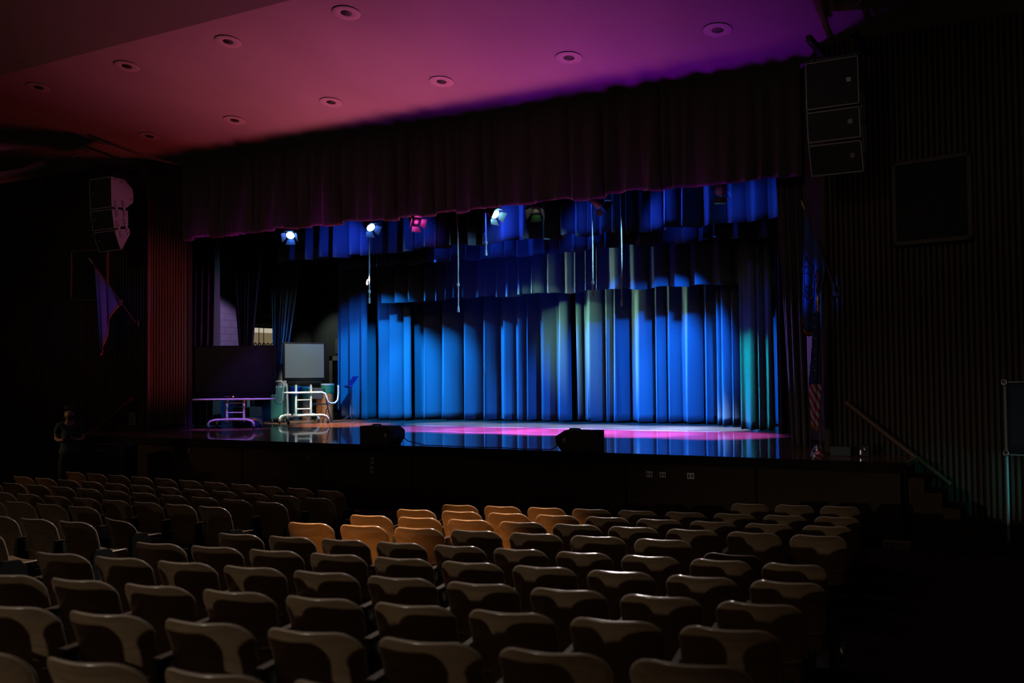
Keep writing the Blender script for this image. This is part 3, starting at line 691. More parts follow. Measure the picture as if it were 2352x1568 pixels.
def make_seat_pan():
    mb = MB(); nu, nv = 10, 10; w, d = 0.43, 0.42
    def P(u, v, s):
        x = (u - 0.5) * w; y = v * d; c = 1.0
        if v > 0.8: c = 1 - 0.25 * ((v - 0.8) / 0.2) ** 2
        z = 0.02 * (2 * u - 1) ** 2 + 0.012 * cos(pi * v) + 0.03 * v - (0.035 * ((v - 0.85) / 0.15) ** 2 if v > 0.85 else 0)
        return Vector((x * c, y, z + s * 0.016))
    n = nu + 1; vs = [P(i / nu, j / nv, s) for s in (0, 1) for j in range(nv + 1) for i in range(n)]; K = n * (nv + 1); fs = []
    for j in range(nv):
        for i in range(nu):
            a = j * n + i; fs.append((a, a + n, a + n + 1, a + 1)); fs.append((a + K, a + K + 1, a + K + n + 1, a + K + n))
    for i in range(nu): fs.append((i, i + 1, i + 1 + K, i + K)); a = nv * n + i; fs.append((a + 1, a, a + K, a + 1 + K))
    for j in range(nv): a = j * n; fs.append((a + n, a, a + K, a + n + K)); b = a + nu; fs.append((b, b + n, b + n + K, b + K))
    mb.add(vs, fs, 0, True); return mb
ZB = 0.275   # bottom of the back above the floor
BACK_H = 0.445
def make_chair():
    r = empty('auditorium_seat')
    o = make_back(h=BACK_H).build('backrest', ['chair', 'ply_edge'], r, recalc=True); o.location = (0, 0.08, ZB)
    o = make_seat_pan().build('seat', 'chair', r); o.location = (0, 0.10, 0.37)
    mb = MB()           # cast standard on the left of the seat
    mb.prism([(0.02, 0.0), (0.34, 0.0), (0.30, 0.04), (0.20, 0.10), (0.24, 0.38), (0.33, 0.48), (0.02, 0.50), (0.0, 0.34), (0.08, 0.10), (0.0, 0.04)], -0.016, 0.016, 'x')
    o = mb.build('standard', 'iron', r, bevel=0.004); o.location = (-0.2525, 0.02, 0)
    mb = MB(); mb.rbox((-0.022, 0.0, 0.0), (0.022, 0.30, 0.024), 0.008); o = mb.build('armrest', 'arm_wood', r); o.location = (-0.2525, 0.04, 0.50)
    mb = MB()
    for sx in (-1, 1): mb.box((sx * 0.225 - 0.015, 0.19, 0.34), (sx * 0.225 + 0.015, 0.21, 0.40))
    mb.box((-0.24, 0.20, 0.345), (0.24, 0.24, 0.362)); mb.build('hinge_bar', 'iron', r)
    return r
chair0 = make_chair(); used = []
def end_standard():
    mb = MB(); mb.prism([(0.0, 0.0), (0.34, 0.0), (0.32, 0.05), (0.28, 0.40), (0.22, 0.46), (0.06, 0.47), (0.02, 0.42), (0.03, 0.05)], -0.018, 0.018, 'x')
    me_o = mb.build('end_panel', 'teal_iron', None, bevel=0.006)
    return me_o
end0 = end_standard(); end0_used = []
ORD = ['', 'first', 'second', 'third', 'fourth', 'fifth', 'sixth', 'seventh', 'eighth', 'ninth', 'tenth', 'eleventh', 'twelfth', 'thirteenth']
def place_seat(x, y, ztop, rz, label, group, sp, lean=0.0, drop=0.0, end=False, end_left=False):
    c = chair0 if not used else copy_tree(chair0)
    used.append(1)
    c.location = (x, y, ztop - (ZB + BACK_H)); c.rotation_euler = (0, 0, rz); c.scale = (sp / 0.525, 1, 1); tag(c, label, 'seat', group)
    for ch in c.children:
        if ch.name.startswith('backrest') and (lean or drop):
            ch.rotation_euler = (radians(lean * 0.2), radians(lean), 0); ch.location = (0, 0.08, ZB - drop)
    if end:
        e = end0 if not end0_used else end0.copy()
        if end0_used: COL.objects.link(e)
        end0_used.append(1); e.parent = c; e.location = (0.2525, 0.0, 0)
    return c
def lit(name, i):
    return None
# right-hand block: rows start at the left aisle; (name, count, x0, y0, dx, dy, z of the back's top)
RIGHT = [('Z', 3, -3.387, 11.245, 0.4816, 0.1084, 0.660), ('A', 9, -6.351, 9.691, 0.5087, 0.1158, 0.660), ('B', 9, -6.383, 8.863, 0.5271, 0.0986, 0.706), ('C', 9, -6.317, 7.985, 0.5346, 0.0942, 0.760),
         ('D', 8, -6.267, 7.026, 0.5400, 0.0999, 0.816), ('E', 10, -6.079, 5.954, 0.4828, 0.0862, 0.882), ('F', 10, -6.079, 5.134, 0.5016, 0.0865, 0.931), ('G', 10, -6.137, 4.350, 0.5156, 0.0831, 0.978),
         ('H', 10, -6.048, 3.493, 0.5140, 0.0954, 1.026), ('I', 10, -6.174, 2.664, 0.5373, 0.1058, 1.072), ('J', 7, -5.339, 1.963, 0.5178, 0.1173, 1.119)]
WARM = {('A', 1), ('A', 2), ('A', 3), ('B', 1), ('B', 2), ('B', 3), ('B', 4), ('C', 1), ('C', 2), ('C', 3), ('C', 4), ('C', 5), ('A', 4), ('B', 5)}
for ri, (nm, n, x0, y0, dx, dy, zt) in enumerate(RIGHT):
    rz = radians(11) if nm not in 'Z' else radians(12)
    for i in range(n):
        adj = 'orange-lit' if (nm, i + 1) in WARM else ('dim' if nm in 'ZGHIJ' else 'brown')
        k = i + 1
        rowtxt = 'front row' if ri == 0 else ORD[ri + 1] + ' row from the stage'
        lb = '%s plywood seat, %s from left, %s, right block' % (adj, ORD[k], rowtxt)
        lean = drop = 0
        if nm == 'D' and i == 7: lean, drop = 2, 0.09; lb = 'sunken plywood seat back at the right end of the fifth row, right block'
        place_seat(x0 + dx * i, y0 + dy * i, zt, rz, lb, 'seats of the right block', hypot(dx, dy), lean, drop, end=(i == n - 1))
# left-hand block: counted from its right end at the aisle
LEFT = [('L1', 11, -14.204, 10.372, 0.5501, -0.0214, 0.660), ('L2', 12, -14.322, 9.548, 0.5463, -0.0057, 0.660), ('L3', 12, -14.317, 8.663, 0.5420, 0.0018, 0.699), ('L4', 9, -12.288, 7.547, 0.4988, 0.0258, 0.760),
        ('L5', 5, -10.858, 6.813, 0.5110, 0.0250, 0.808), ('L6', 3, -9.025, 5.755, 0.5053, 0.0430, 0.871), ('L7', 1, -8.0, 4.95, 0.5, 0.0, 0.92)]
for ri, (nm, n, x0, y0, dx, dy, zt) in enumerate(LEFT):
    for i in range(n):
        k = n - i
        rowtxt = 'front row' if ri == 0 else ORD[ri + 1] + ' row from the stage'
        adj = 'warm-edged' if (nm in ('L1', 'L2', 'L3') and i < 4) else 'dark'
        lb = '%s plywood seat, %s from aisle, %s, left block' % (adj, ORD[k], rowtxt)
        lean = drop = 0
        if nm == 'L5' and k == 1: lean, drop = 6, 0.10; lb = 'slumped plywood seat back at the aisle end of the fifth row, left block'
        place_seat(x0 + dx * i, y0 + dy * i, zt, atan2(dy, dx) if nm != 'L7' else 0.05, lb, 'seats of the left block', hypot(dx, dy), lean, drop, end=(i == n - 1))

# disc fitting on the end of a right-hand row
r = empty('disc_fitting', (-1.30, 6.06, 0.52), radians(11), 'round steel disc fitting with a bright crescent edge at the right end of a row', 'aisle light')  # round metal thing of unknown use, no lamp
mb = MB(); mb.lathe([(0.0, 0.0), (0.06, 0.0), (0.066, 0.012), (0.055, 0.03), (0.0, 0.036)], 20, 0, Matrix.Rotation(radians(90), 4, 'Y')); mb.build('dome', 'steel', r)
mb = MB(); mb.box((-0.012, -0.04, -0.08), (0.0, 0.04, 0.08)); mb.build('plate', 'iron', r)

# ------------------------------------------------------------------ steps and handrails at both stage ends
def steps(sgn, x0, label):
    r = empty('stage_steps', (x0, 13.66, -0.06), 0, label, 'steps', 'steps at the ends of the stage')
    n = 5
    for k in range(n):
        mb = MB(); a = sgn * k * 0.2; b = sgn * (k + 1) * 0.2; zt = 1.06 - 0.177 * (k + 1)
        mb.box((min(a, b), -0.38, 0), (max(a, b), 0.36, zt)); mb.build('tread', 'stage_front', r, bevel=0.008)
    return r
steps(1, -1.985, 'dark wooden steps going down from the right end of the stage')
steps(-1, -19.015, 'dark wooden steps going down from the left end of the stage')
def handrail(p, q, label):
    r = empty('handrail', p, 0, label, 'handrail', 'handrails of the stage steps')
    p = Vector(p); q = Vector(q) - p
    mb = MB(); d = q.normalized(); mb.tube([(0, 0, 0), q], 0.038, 8); mb.build('rail', 'rail_wood', r)
    for t in (0.12, 0.5, 0.88):
        c = q * t; mb = MB(); mb.tube([c + Vector((0, 0, -0.03)), c + Vector((0, 0.08, -0.06)), c + Vector((0, 0.22, -0.06))], 0.012, 6); mb.build('bracket', 'iron', r)
handrail((-2.96, 14.50, 1.72), (-1.60, 14.22, 0.66), 'wooden handrail sloping down the right slatted wall beside the stage')
handrail((-17.85, 14.50, 1.72), (-19.25, 14.20, 0.66), 'wooden handrail sloping down the left slatted wall beside the stage')

# ------------------------------------------------------------------ flags
def wall_flag(base, tip, cols, label, seal):
    """cols: list of (s along the staff from tip, bottom z, y offset) for the hanging cloth"""
    r = empty('wall_flag', base, 0, label, 'flag', 'flags on the slatted walls')
    b = Vector(base); t = Vector(tip) - b
    mb = MB(); mb.tube([(0, 0, 0), t], 0.012, 8); mb.build('staff', 'pole_wood', r)
    mb = MB(); X = Matrix.Translation(t) @ t.to_track_quat('Z', 'Y').to_matrix().to_4x4()
    mb.lathe([(0.012, 0.0), (0.02, 0.015), (0.008, 0.03), (0.026, 0.06), (0.0, 0.15)], 10, 0, X); mb.build('finial', 'gold', r)
    mb = MB(); X0 = t.to_track_quat('Z', 'Y').to_matrix().to_4x4(); mb.lathe([(0.02, -0.03), (0.026, 0.0), (0.022, 0.09), (0.012, 0.10)], 10, 0, X0); mb.box((-0.05, 0.02, -0.09), (0.05, 0.06, 0.05)); mb.build('wall_bracket', 'iron', r)
    n = len(cols); nu = 30; nv = 18
    def interp(u):
        p = u * (n - 1); i = min(int(p), n - 2); f = p - i
        return [cols[i][k] * (1 - f) + cols[i + 1][k] * f for k in range(4)]
    def P(u, v, off=0.0):
        s, dx, zb, dy = interp(u)
        top = t * (1 - s); z = top.z + (zb - b.z - top.z) * v
        fold = 0.035 * sin(u * 15 + 0.6) * (0.25 + 0.75 * v)
        return Vector((top.x + (dx) * v ** 0.7 + 0.25 * fold, top.y * (1 - 0.25 * v) + dy * v + fold + off, z))
    mb = MB(); mb.grid(P, nu, nv); cl = mb.build('cloth', 'flag_blue', r, recalc=False, solid=0.006)
    mb = MB(); mb.grid(lambda u, v: P(u, 1.0 + 0.0 * v) + Vector((0, -0.006, -0.055 * v)), nu, 2); mb.build('fringe', 'fringe', cl, recalc=False, solid=0.01)
    if seal:
        def S(u, v, R): return P(u, v) + Vector((-0.004, -0.014, 0))
        mb = MB(); ring = [S(0.30 + 0.24 * cos(a), 0.53 + 0.17 * sin(a), 1) for a in [i * 2 * pi / 28 for i in range(29)]]; mb.tube(ring, 0.010, 5, 0, False)
        ring = [S(0.30 + 0.17 * cos(a), 0.53 + 0.12 * sin(a), 1) for a in [i * 2 * pi / 28 for i in range(29)]]; mb.tube(ring, 0.007, 5, 0, False)
        for k in range(10):
            a = k * 2 * pi / 10; mb.tube([S(0.30 + 0.24 * cos(a), 0.53 + 0.17 * sin(a), 1), S(0.30 + 0.29 * cos(a), 0.53 + 0.20 * sin(a), 1)], 0.012, 5)
        mb.tube([S(0.20, 0.50, 1), S(0.30, 0.46, 1), S(0.40, 0.50, 1)], 0.010, 5); mb.tube([S(0.24, 0.60, 1), S(0.36, 0.60, 1)], 0.014, 5)
        mb.build('seal', 'emblem', cl)
        mb = MB(); mb.tube([S(0.60, 0.40, 1), S(0.66, 0.36, 1), S(0.64, 0.46, 1), S(0.74, 0.44, 1), S(0.68, 0.56, 1), S(0.76, 0.58, 1), S(0.66, 0.66, 1)], 0.010, 5); mb.build('ribbon', 'ribbon', cl)
    return r
# right flag: staff leans out from the wall at (1918,668) up to (1848,478)
wall_flag((-3.10, 14.66, 3.33), (-3.47, 14.47, 4.50), [(0.02, -0.09, 2.93, 0.0), (0.10, -0.10, 2.80, 0.0), (0.20, -0.07, 2.72, 0.0), (0.32, -0.06, 2.74, 0.0), (0.44, -0.05, 2.95, 0.0), (0.52, -0.02, 3.40, 0.0), (0.62, 0.0, 3.66, 0.0)],
          'blue flag with a dark round seal and red ribbon on the right wall', True)
wall_flag((-17.84, 14.58, 3.36), (-18.42, 13.95, 4.62), [(0.03, -0.02, 2.70, 0.0), (0.12, -0.01, 2.76, 0.0), (0.22, -0.04, 2.95, 0.0), (0.30, -0.10, 3.20, 0.0), (0.36, -0.06, 3.45, 0.0), (0.50, -0.02, 3.72, 0.0), (0.64, 0.0, 3.86, 0.0)],
          'dim blue flag with an orange fringe on the left wall', False)
# standing flag
r = empty('standing_flag', (-3.25, 14.2, 1.0), 0, 'furled red, white and blue flag on a standing pole, right of the stage opening', 'flag')
mb = MB(); mb.lathe([(0.13, 0.0), (0.13, 0.02), (0.05, 0.05), (0.022, 0.11), (0.02, 0.12)], 20); mb.build('base', 'gold', r)
mb = MB(); mb.tube([(0, 0, 0.1), (0, 0, 2.02)], 0.013, 8); mb.build('pole', 'pole_wood', r)
mb = MB(); mb.lathe([(0.013, 2.0), (0.022, 2.03), (0.010, 2.06), (0.028, 2.12), (0.020, 2.17), (0.0, 2.24)], 10); mb.build('finial', 'gold', r)
def drape(u, v):
    z = 1.98 - 1.54 * v; w = 0.035 + 0.04 * min(1, v * 1.6) - 0.03 * max(0, v - 0.72) / 0.28
    a = -pi * 0.5 + 2 * pi * u
    rr = w * (1 + 0.22 * sin(5 * a + 4 * v))
    return Vector((-0.02 - 0.05 * v + rr * cos(a), 0.9 * rr * sin(a), z + (0.10 * u * max(0, v - 0.9) * 5 - 0.06 * (v > 0.95))))
mb = MB(); mb.grid(drape, 40, 26); cl = mb.build('cloth', 'stripes', r, recalc=False)
mb = MB()
for k in range(26):
    u = (0.55 + (k * 0.137) % 0.5) % 1.0; v = 0.05 + 0.55 * ((k * 0.381) % 1.0); p = drape(u, v); q = drape(u + 0.01, v)
    if p.z < 1.02: continue
    nrm = Vector((p.x + 0.02 + 0.05 * v, p.y, 0)).normalized(); c = p + nrm * 0.004; s_ = nrm.cross(Vector((0, 0, 1)))
    pts = [c + (s_ * cos(j * pi / 5 + pi / 2) + Vector((0, 0, 1)) * sin(j * pi / 5 + pi / 2)) * (0.011 if j % 2 == 0 else 0.005) for j in range(10)]
    mb.add(pts, [tuple(range(10))])
mb.build('stars', 'star', cl, recalc=False)
mb = MB(); mb.grid(lambda u, v: drape(u, 1.0) + Vector((0, 0, -0.05 * v)), 40, 1); mb.build('fringe', 'fringe', cl, recalc=False)

# ------------------------------------------------------------------ rolling displays
def display_cart(name, loc, rz, w, h, zb, scr, label, pilot, bar, upright):
    r = empty(name, loc, rz, label, 'display')
    mb = MB(); mb.rbox((-w / 2, -0.05, zb), (w / 2, 0.05, zb + h), 0.012); p = mb.build('bezel', 'bezel', r)
    mb = MB(); mb.box((-w / 2 + 0.035, -0.056, zb + 0.06), (w / 2 - 0.035, -0.049, zb + h - 0.035)); mb.build('screen', scr, p)
    mb = MB(); mb.box((-w / 2 + 0.1, -0.045, zb - 0.07), (w / 2 - 0.1, 0.03, zb)); mb.build('speaker_bar', 'bezel', p)
    if pilot:
        mb = MB(); mb.lathe([(0.012, 0), (0.012, 0.008), (0, 0.01)], 10, 0, Matrix.Translation((-0.02, -0.05, zb - 0.04)) @ Matrix.Rotation(radians(90), 4, 'X')); mb.build('pilot_light', 'led_red', p)
        mb = MB()
        for k in range(5): mb.box((-0.22 + 0.03 * k, -0.05, zb - 0.05), (-0.20 + 0.03 * k, -0.044, zb - 0.03))
        mb.build('buttons', 'badge', p)
    f = 0.19
    for sx in (-1, 1):
        mb = MB(); mb.tube([(sx * f, 0.04, 0.16), (sx * f, 0.04, zb + h * 0.6)], 0.028, 10); mb.build('post', 'white_tube', r)
    mb = MB(); mb.tube([(-f, 0.04, 0.36), (f, 0.04, 0.36)], 0.016, 8); mb.tube([(-f, 0.04, 0.58), (f, 0.04, 0.58)], 0.016, 8); mb.build('crossbar', 'white_tube', r)
    # base: two rails with downward curved feet and castors
    mb = MB(); B = 0.44
    for yy in (-0.30, 0.34):
        mb.tube([(-B - 0.06, yy, 0.12), (-B - 0.02, yy, 0.18), (-B + 0.08, yy, 0.21), (0, yy * 0.6, 0.215), (B - 0.08, yy, 0.21), (B + 0.02, yy, 0.18), (B + 0.06, yy, 0.12)], 0.030, 8)
    mb.tube([(-f, -0.2, 0.2), (-f, 0.24, 0.2)], 0.025, 8); mb.tube([(f, -0.2, 0.2), (f, 0.24, 0.2)], 0.025, 8)
    mb.build('base_frame', 'white_tube', r)
    for sx in (-1, 1):
        for yy in (-0.30, 0.34):
            mb = MB(); X = Matrix.Translation((sx * (B + 0.06), yy, 0.05)) @ Matrix.Rotation(radians(90), 4, 'Y')
            mb.lathe([(0.0, -0.016), (0.048, -0.016), (0.05, 0), (0.048, 0.016), (0.0, 0.016)], 16, 1, X); mb.box((sx * (B + 0.06) - 0.022, yy - 0.02, 0.06), (sx * (B + 0.06) + 0.022, yy + 0.02, 0.14), 0); mb.build('castor', ['white_tube', 'black'], r)
    # push bar with looped handles at both ends
    zr = zb - bar; E_ = w / 2 + 0.04
    for sx in (-1, 1):
        mb = MB()
        if upright:         # straight bar with short upright ends
            mb.tube([(0, -0.07, zr), (sx * (E_ - 0.03), -0.07, zr), (sx * (E_ + 0.03), -0.07, zr + 0.03), (sx * (E_ + 0.04), -0.07, zr + 0.10), (sx * (E_ + 0.04), -0.07, zr + 0.30)], 0.021, 8)
        elif sx > 0:        # bar dipping into a U and rising to a grip
            mb.tube([(0, -0.07, zr), (E_ - 0.14, -0.07, zr), (E_ - 0.06, -0.08, zr - 0.03), (E_ - 0.02, -0.09, zr - 0.14), (E_ + 0.01, -0.09, zr - 0.23), (E_ + 0.09, -0.09, zr - 0.28), (E_ + 0.20, -0.09, zr - 0.27), (E_ + 0.27, -0.09, zr - 0.20), (E_ + 0.29, -0.09, zr - 0.05), (E_ + 0.29, -0.09, zr + 0.17)], 0.024, 8)
        else:               # closed loop at the other end
            mb.tube([(0, -0.07, zr), (-E_ - 0.02, -0.07, zr)], 0.024, 8)
            mb.tube([(-E_ - 0.20, -0.09, zr - 0.05), (-E_ - 0.20, -0.09, zr - 0.16), (-E_ - 0.14, -0.09, zr - 0.24), (-E_ - 0.04, -0.09, zr - 0.24), (-E_ + 0.01, -0.09, zr - 0.16), (-E_ + 0.02, -0.09, zr + 0.22), (-E_ - 0.03, -0.09, zr + 0.28), (-E_ - 0.20, -0.09, zr + 0.28)], 0.020, 8)
        mb.build('push_handle', 'white_tube', r)
    return r
display_cart('rolling_display', (-16.53, 16.2, 1.0), radians(30), 1.82, 1.10, 0.76, 'screen_off', 'large dark blank display on a purple-lit wheeled stand, left side of the stage', True, 0.10, True)
display_cart('rolling_display', (-16.60, 18.55, 1.0), radians(62), 1.06, 0.92, 1.06, 'screen_grey', 'smaller display with a dim grey screen on a white wheeled stand', False, 0.30, False)

# ------------------------------------------------------------------ wing clutter at the left
def tubano(x, y, h, r_, band, label):
    o = empty('hand_drum', (x, y, 1.0), random.uniform(0, 3), label, 'drum', 'patterned drums behind the grey display')
    mb = MB(); mb.lathe([(r_ * 0.86, 0.0), (r_ * 0.9, 0.04), (r_ * 0.95, h * 0.72)], 20); mb.build('shell', 'drum', o)
    mb = MB(); mb.lathe([(r_ * 0.97, h * 0.72), (r_ * 1.03, h * 0.75), (r_ * 1.03, h * 0.94), (r_, h * 0.96)], 20); mb.build('band', band, o)
    mb = MB(); mb.lathe([(r_ * 1.04, h * 0.94), (r_ * 1.04, h * 0.975), (r_ * 0.97, h * 0.98), (0, h * 0.975)], 20); mb.build('drum_head', 'drum_head', o)
for x, y, h, rr, bd, lb in ((-18.75, 20.05, 0.86, 0.14, 'drum_red', 'orange patterned hand drum with a red band, leftmost behind the grey display'), (-18.35, 20.15, 0.92, 0.15, 'drum_blue', 'orange patterned hand drum with a blue band behind the grey display'),
                       (-17.98, 20.2, 0.90, 0.15, 'drum_green', 'orange patterned hand drum with a green band behind the display posts'), (-17.62, 20.35, 0.84, 0.14, 'drum_red', 'orange patterned hand drum with a red band between the display posts and the folding chair'),
                       (-17.22, 20.15, 0.98, 0.17, 'drum_green', 'widest orange patterned hand drum with a green band, nearest the blue leg curtain')):
    tubano(x, y, h, rr, bd, lb)
# folding chair
r = empty('folding_chair', (-16.98, 19.55, 1.0), radians(200), 'black folding chair behind the white display stand', 'chair')
mb = MB(); mb.rbox((-0.2, -0.19, 0.43), (0.2, 0.2, 0.46), 0.01); mb.build('seat', 'chair_black', r)
mb = MB(); mb.rbox((-0.2, 0.24, 0.58), (0.2, 0.27, 0.86), 0.01); mb.build('backrest', 'chair_black', r)
for sx in (-0.22, 0.22):
    mb = MB(); mb.tube([(sx, -0.26, 0.0), (sx, 0.05, 0.45), (sx, 0.26, 0.86)], 0.013, 8); mb.build('leg', 'chair_black', r)
    mb = MB(); mb.tube([(sx * 0.9, 0.30, 0.0), (sx * 0.9, -0.14, 0.45)], 0.013, 8); mb.build('leg', 'chair_black', r)
# music stand
r = empty('music_stand', (-16.42, 20.15, 1.0), radians(-35), 'music stand with a tilted blue desk beside the blue leg curtain', 'music stand')
mb = MB(); mb.tube([(0, 0, 0.04), (0, 0, 0.92)], 0.013, 8)
mb.build('post', 'chair_black', r)
for k in range(3):
    a = k * 2 * pi / 3; mb = MB(); mb.tube([(0, 0, 0.16), (0.26 * cos(a), 0.26 * sin(a), 0.012)], 0.010, 6); mb.build('leg', 'chair_black', r)
X = Matrix.Translation((0, 0, 0.98)) @ Matrix.Rotation(radians(-35), 4, 'X')
mb = MB(); mb.rbox((-0.24, -0.008, -0.14), (0.24, 0.008, 0.20), 0.006, 0, X); mb.box((-0.25, -0.07, -0.155), (0.25, 0.01, -0.14), 0, X); mb.build('desk', 'blue_plastic', r)
# teal roller case
r = empty('roller_case', (-17.62, 18.75, 1.0), radians(25), 'tall teal wheeled case between the two displays', 'case')
mb = MB(); mb.rbox((-0.17, -0.15, 0.07), (0.17, 0.15, 0.92), 0.04); mb.build('body', 'teal_case', r)
for sx in (-0.11, 0.11):
    mb = MB(); mb.lathe([(0, -0.02), (0.05, -0.02), (0.05, 0.02), (0, 0.02)], 14, 0, Matrix.Translation((sx, -0.12, 0.05)) @ Matrix.Rotation(radians(90), 4, 'Y')); mb.build('wheel', 'black', r)
mb = MB(); mb.tube([(-0.1, 0, 0.9), (-0.1, 0, 1.02), (0.1, 0, 1.02), (0.1, 0, 0.9)], 0.012, 8); mb.build('handle', 'steel', r)
# bits behind the dark display
mb = MB(); mb.lathe([(0.045, 0), (0.052, 0.02), (0.052, 0.20), (0.046, 0.26), (0.03, 0.29), (0.0, 0.29)], 16); o = mb.build('bottle', 'cream', None, loc=(-16.98, 17.05, 1.46)); tag(o, 'cream bottle standing on the purple box behind the dark display', 'bottle')
mb = MB(); mb.rbox((-0.26, -0.2, 0.22), (0.26, 0.2, 0.46), 0.02); mb.build('storage_box', 'house', None, loc=(-16.98, 17.05, 1.0)); o = COL.objects[-1] if False else bpy.data.objects['storage_box']; tag(o, 'dark purple box behind the dark display stand', 'box')
mb = MB(); mb.rbox((-0.3, -0.2, 0.0), (0.3, 0.2, 0.22), 0.02); o = mb.build('storage_tub', 'blue_plastic', None, loc=(-16.98, 17.05, 1.0)); tag(o, 'deep blue plastic tub on the stage floor under the purple box', 'tub')
# fittings on the wing walls
r = empty('wing_window', (-21.58, 22.25, 2.9), radians(90), 'small bright window in the left wing wall above the dark display', 'window')
mb = MB(); mb.box((-0.55, -0.03, 0.58), (0.55, 0.0, 0.72)); mb.build('pane', 'window', r)
mb = MB(); mb.box((-0.55, -0.03, 0.14), (0.55, 0.0, 0.58)); mb.build('pane', 'tan_panel', r)  # tan panel with its light painted in as glow
mb = MB()
for a in (-0.16, 0.04): mb.box((a - 0.008, -0.05, 0.0), (a + 0.008, -0.032, 0.72))
mb.box((-0.6, -0.04, 0.08), (0.6, -0.001, 0.14)); mb.box((-0.6, -0.04, 0.72), (0.6, -0.001, 0.78)); mb.build('frame', 'black', r)
mb = MB()
for k in range(6): mb.tube([(-0.5 + 0.18 * k + 0.055 * cos(q), -0.045, 0.21 + 0.055 * sin(q)) for q in [i * pi / 6 for i in range(13)]], 0.018, 6, 0, False)
mb.build('grille', 'black', r)
r = empty('wall_ladder', (-21.5, 22.2, 1.0), radians(90), 'thin metal ladder climbing the dark left wing wall', 'ladder')
for sx in (-0.22, 0.22):
    mb = MB(); mb.tube([(sx, -0.12, 2.9), (sx, -0.12, 6.8)], 0.016, 6); mb.build('rail', 'outlet', r)
for k in range(9):
    mb = MB(); mb.tube([(-0.22, -0.12, 3.0 + k * 0.42), (0.22, -0.12, 3.0 + k * 0.42)], 0.012, 6); mb.build('rung', 'outlet', r)
mb = MB(); mb.box((-0.30, -0.03, 0.0), (0.30, 0.0, 0.46)); mb.build('pin_board', 'cork', None, loc=(-20.28, 24.48, 2.86)); tag(bpy.data.objects['pin_board'], 'small pin board on the dark rear wing wall beside the blue leg curtain', 'board')
r = empty('door_1', (-20.25, 24.48, 1.0)); r['kind'] = 'structure'
mb = MB(); mb.box((-0.55, -0.06, 0.0), (-0.42, 0.0, 1.78)); mb.box((0.42, -0.06, 0.0), (0.55, 0.0, 1.78)); mb.box((-0.55, -0.06, 1.64), (0.55, 0.0, 1.78)); struct(mb.build('door_frame', 'cream', r))
mb = MB(); mb.box((-0.42, -0.02, 0.0), (0.42, 0.0, 1.64)); struct(mb.build('door_leaf', 'black', r))
mb = MB(); mb.tube([(-19.4, 24.2, 1.0), (-19.4, 24.2, 6.5)], 0.05, 8); tag(mb.build('wing_pipe', 'wing_wall'), 'vertical pipe on the dark rear wing wall above the grey display', 'pipe')

# ------------------------------------------------------------------ stage-front fittings
def plate(x, z, w, h, label, cat='outlet'):
    r = empty('outlet_plate', (x, 13.24, z), 0, label, cat, 'cover plates on the stage front')
    mb = MB(); mb.box((-w / 2, -0.02, -h / 2), (w / 2, 0.0, h / 2)); mb.build('cover', 'outlet', r, bevel=0.004)
    for k in (-1, 1):
        mb = MB(); mb.box((k * w * 0.22 - 0.012, -0.024, -0.018), (k * w * 0.22 + 0.012, -0.018, 0.018)); mb.build('socket', 'black', r)
plate(-10.35, 0.75, 0.07, 0.11, 'upper steel outlet plate on the stage front below the left monitor')
plate(-10.36, 0.60, 0.07, 0.11, 'lower steel outlet plate on the stage front below the left monitor')
plate(-5.41, 0.73, 0.10, 0.09, 'steel outlet plate on the stage front, left of three right of the right monitor')
plate(-5.21, 0.73, 0.10, 0.08, 'steel outlet plate on the stage front, middle of three right of the right monitor')
plate(-4.80, 0.73, 0.11, 0.09, 'steel outlet plate on the stage front, right of three right of the right monitor')
plate(-14.67, 0.78, 0.06, 0.05, 'small steel plate on the stage front below the dark display')
plate(-11.74, 0.74, 0.07, 0.06, 'small dim plate on the stage front left of the left monitor')
r = empty('socket_box', (-2.13, 13.16, -0.06), 0, 'pale floor socket box with four round holes at the right foot of the stage', 'socket box')
mb = MB(); mb.box((-0.13, -0.05, 0.0), (0.20, 0.06, 0.115)); mb.build('case', 'outlet', r, bevel=0.008)
for i in (0, 1):
    for j in (0, 1):
        mb = MB(); mb.lathe([(0.017, 0), (0.017, 0.006), (0, 0.006)], 12, 0, Matrix.Translation((-0.085 + 0.055 * i, -0.05, 0.03 + 0.052 * j)) @ Matrix.Rotation(radians(90), 4, 'X')); mb.build('socket', 'black', r)
# small gear on the right end of the stage
r = empty('floor_lamp_clip', (-3.28, 14.0, 1.0), 0, 'small shiny metal clip lamp on the right end of the stage', 'lamp')
mb = MB(); mb.lathe([(0.07, 0.0), (0.07, 0.012), (0.0, 0.016)], 16); mb.build('base', 'steel', r)
mb = MB(); mb.tube([(0, 0, 0.012), (-0.05, 0, 0.06), (0.0, 0, 0.12)], 0.010, 6); mb.build('arm', 'steel', r)
mb = MB(); mb.lathe([(0.045, -0.05), (0.04, 0.0), (0.018, 0.03), (0.0, 0.034)], 14, 0, Matrix.Translation((0.03, 0, 0.12))); mb.build('shade', 'steel', r)
mb = MB(); mb.rbox((-0.14, -0.1, 0), (0.14, 0.1, 0.125), 0.015); o = mb.build('equipment_box', 'wing_wall', None, loc=(-2.955, 14.15, 1.0)); tag(o, 'low dark box on the right end of the stage beside the shiny clip lamp', 'box')
r = empty('intercom_box', (-2.64, 14.1, 1.0), 0, 'small dark box with a round knob at the top of the right stage steps', 'intercom')
mb = MB(); mb.rbox((-0.07, -0.05, 0.0), (0.07, 0.05, 0.16), 0.01); mb.build('case', 'black', r)
mb = MB(); mb.lathe([(0.025, 0), (0.022, 0.02), (0, 0.02)], 14, 0, Matrix.Translation((0.01, -0.05, 0.10)) @ Matrix.Rotation(radians(90), 4, 'X')); mb.build('knob', 'steel', r)
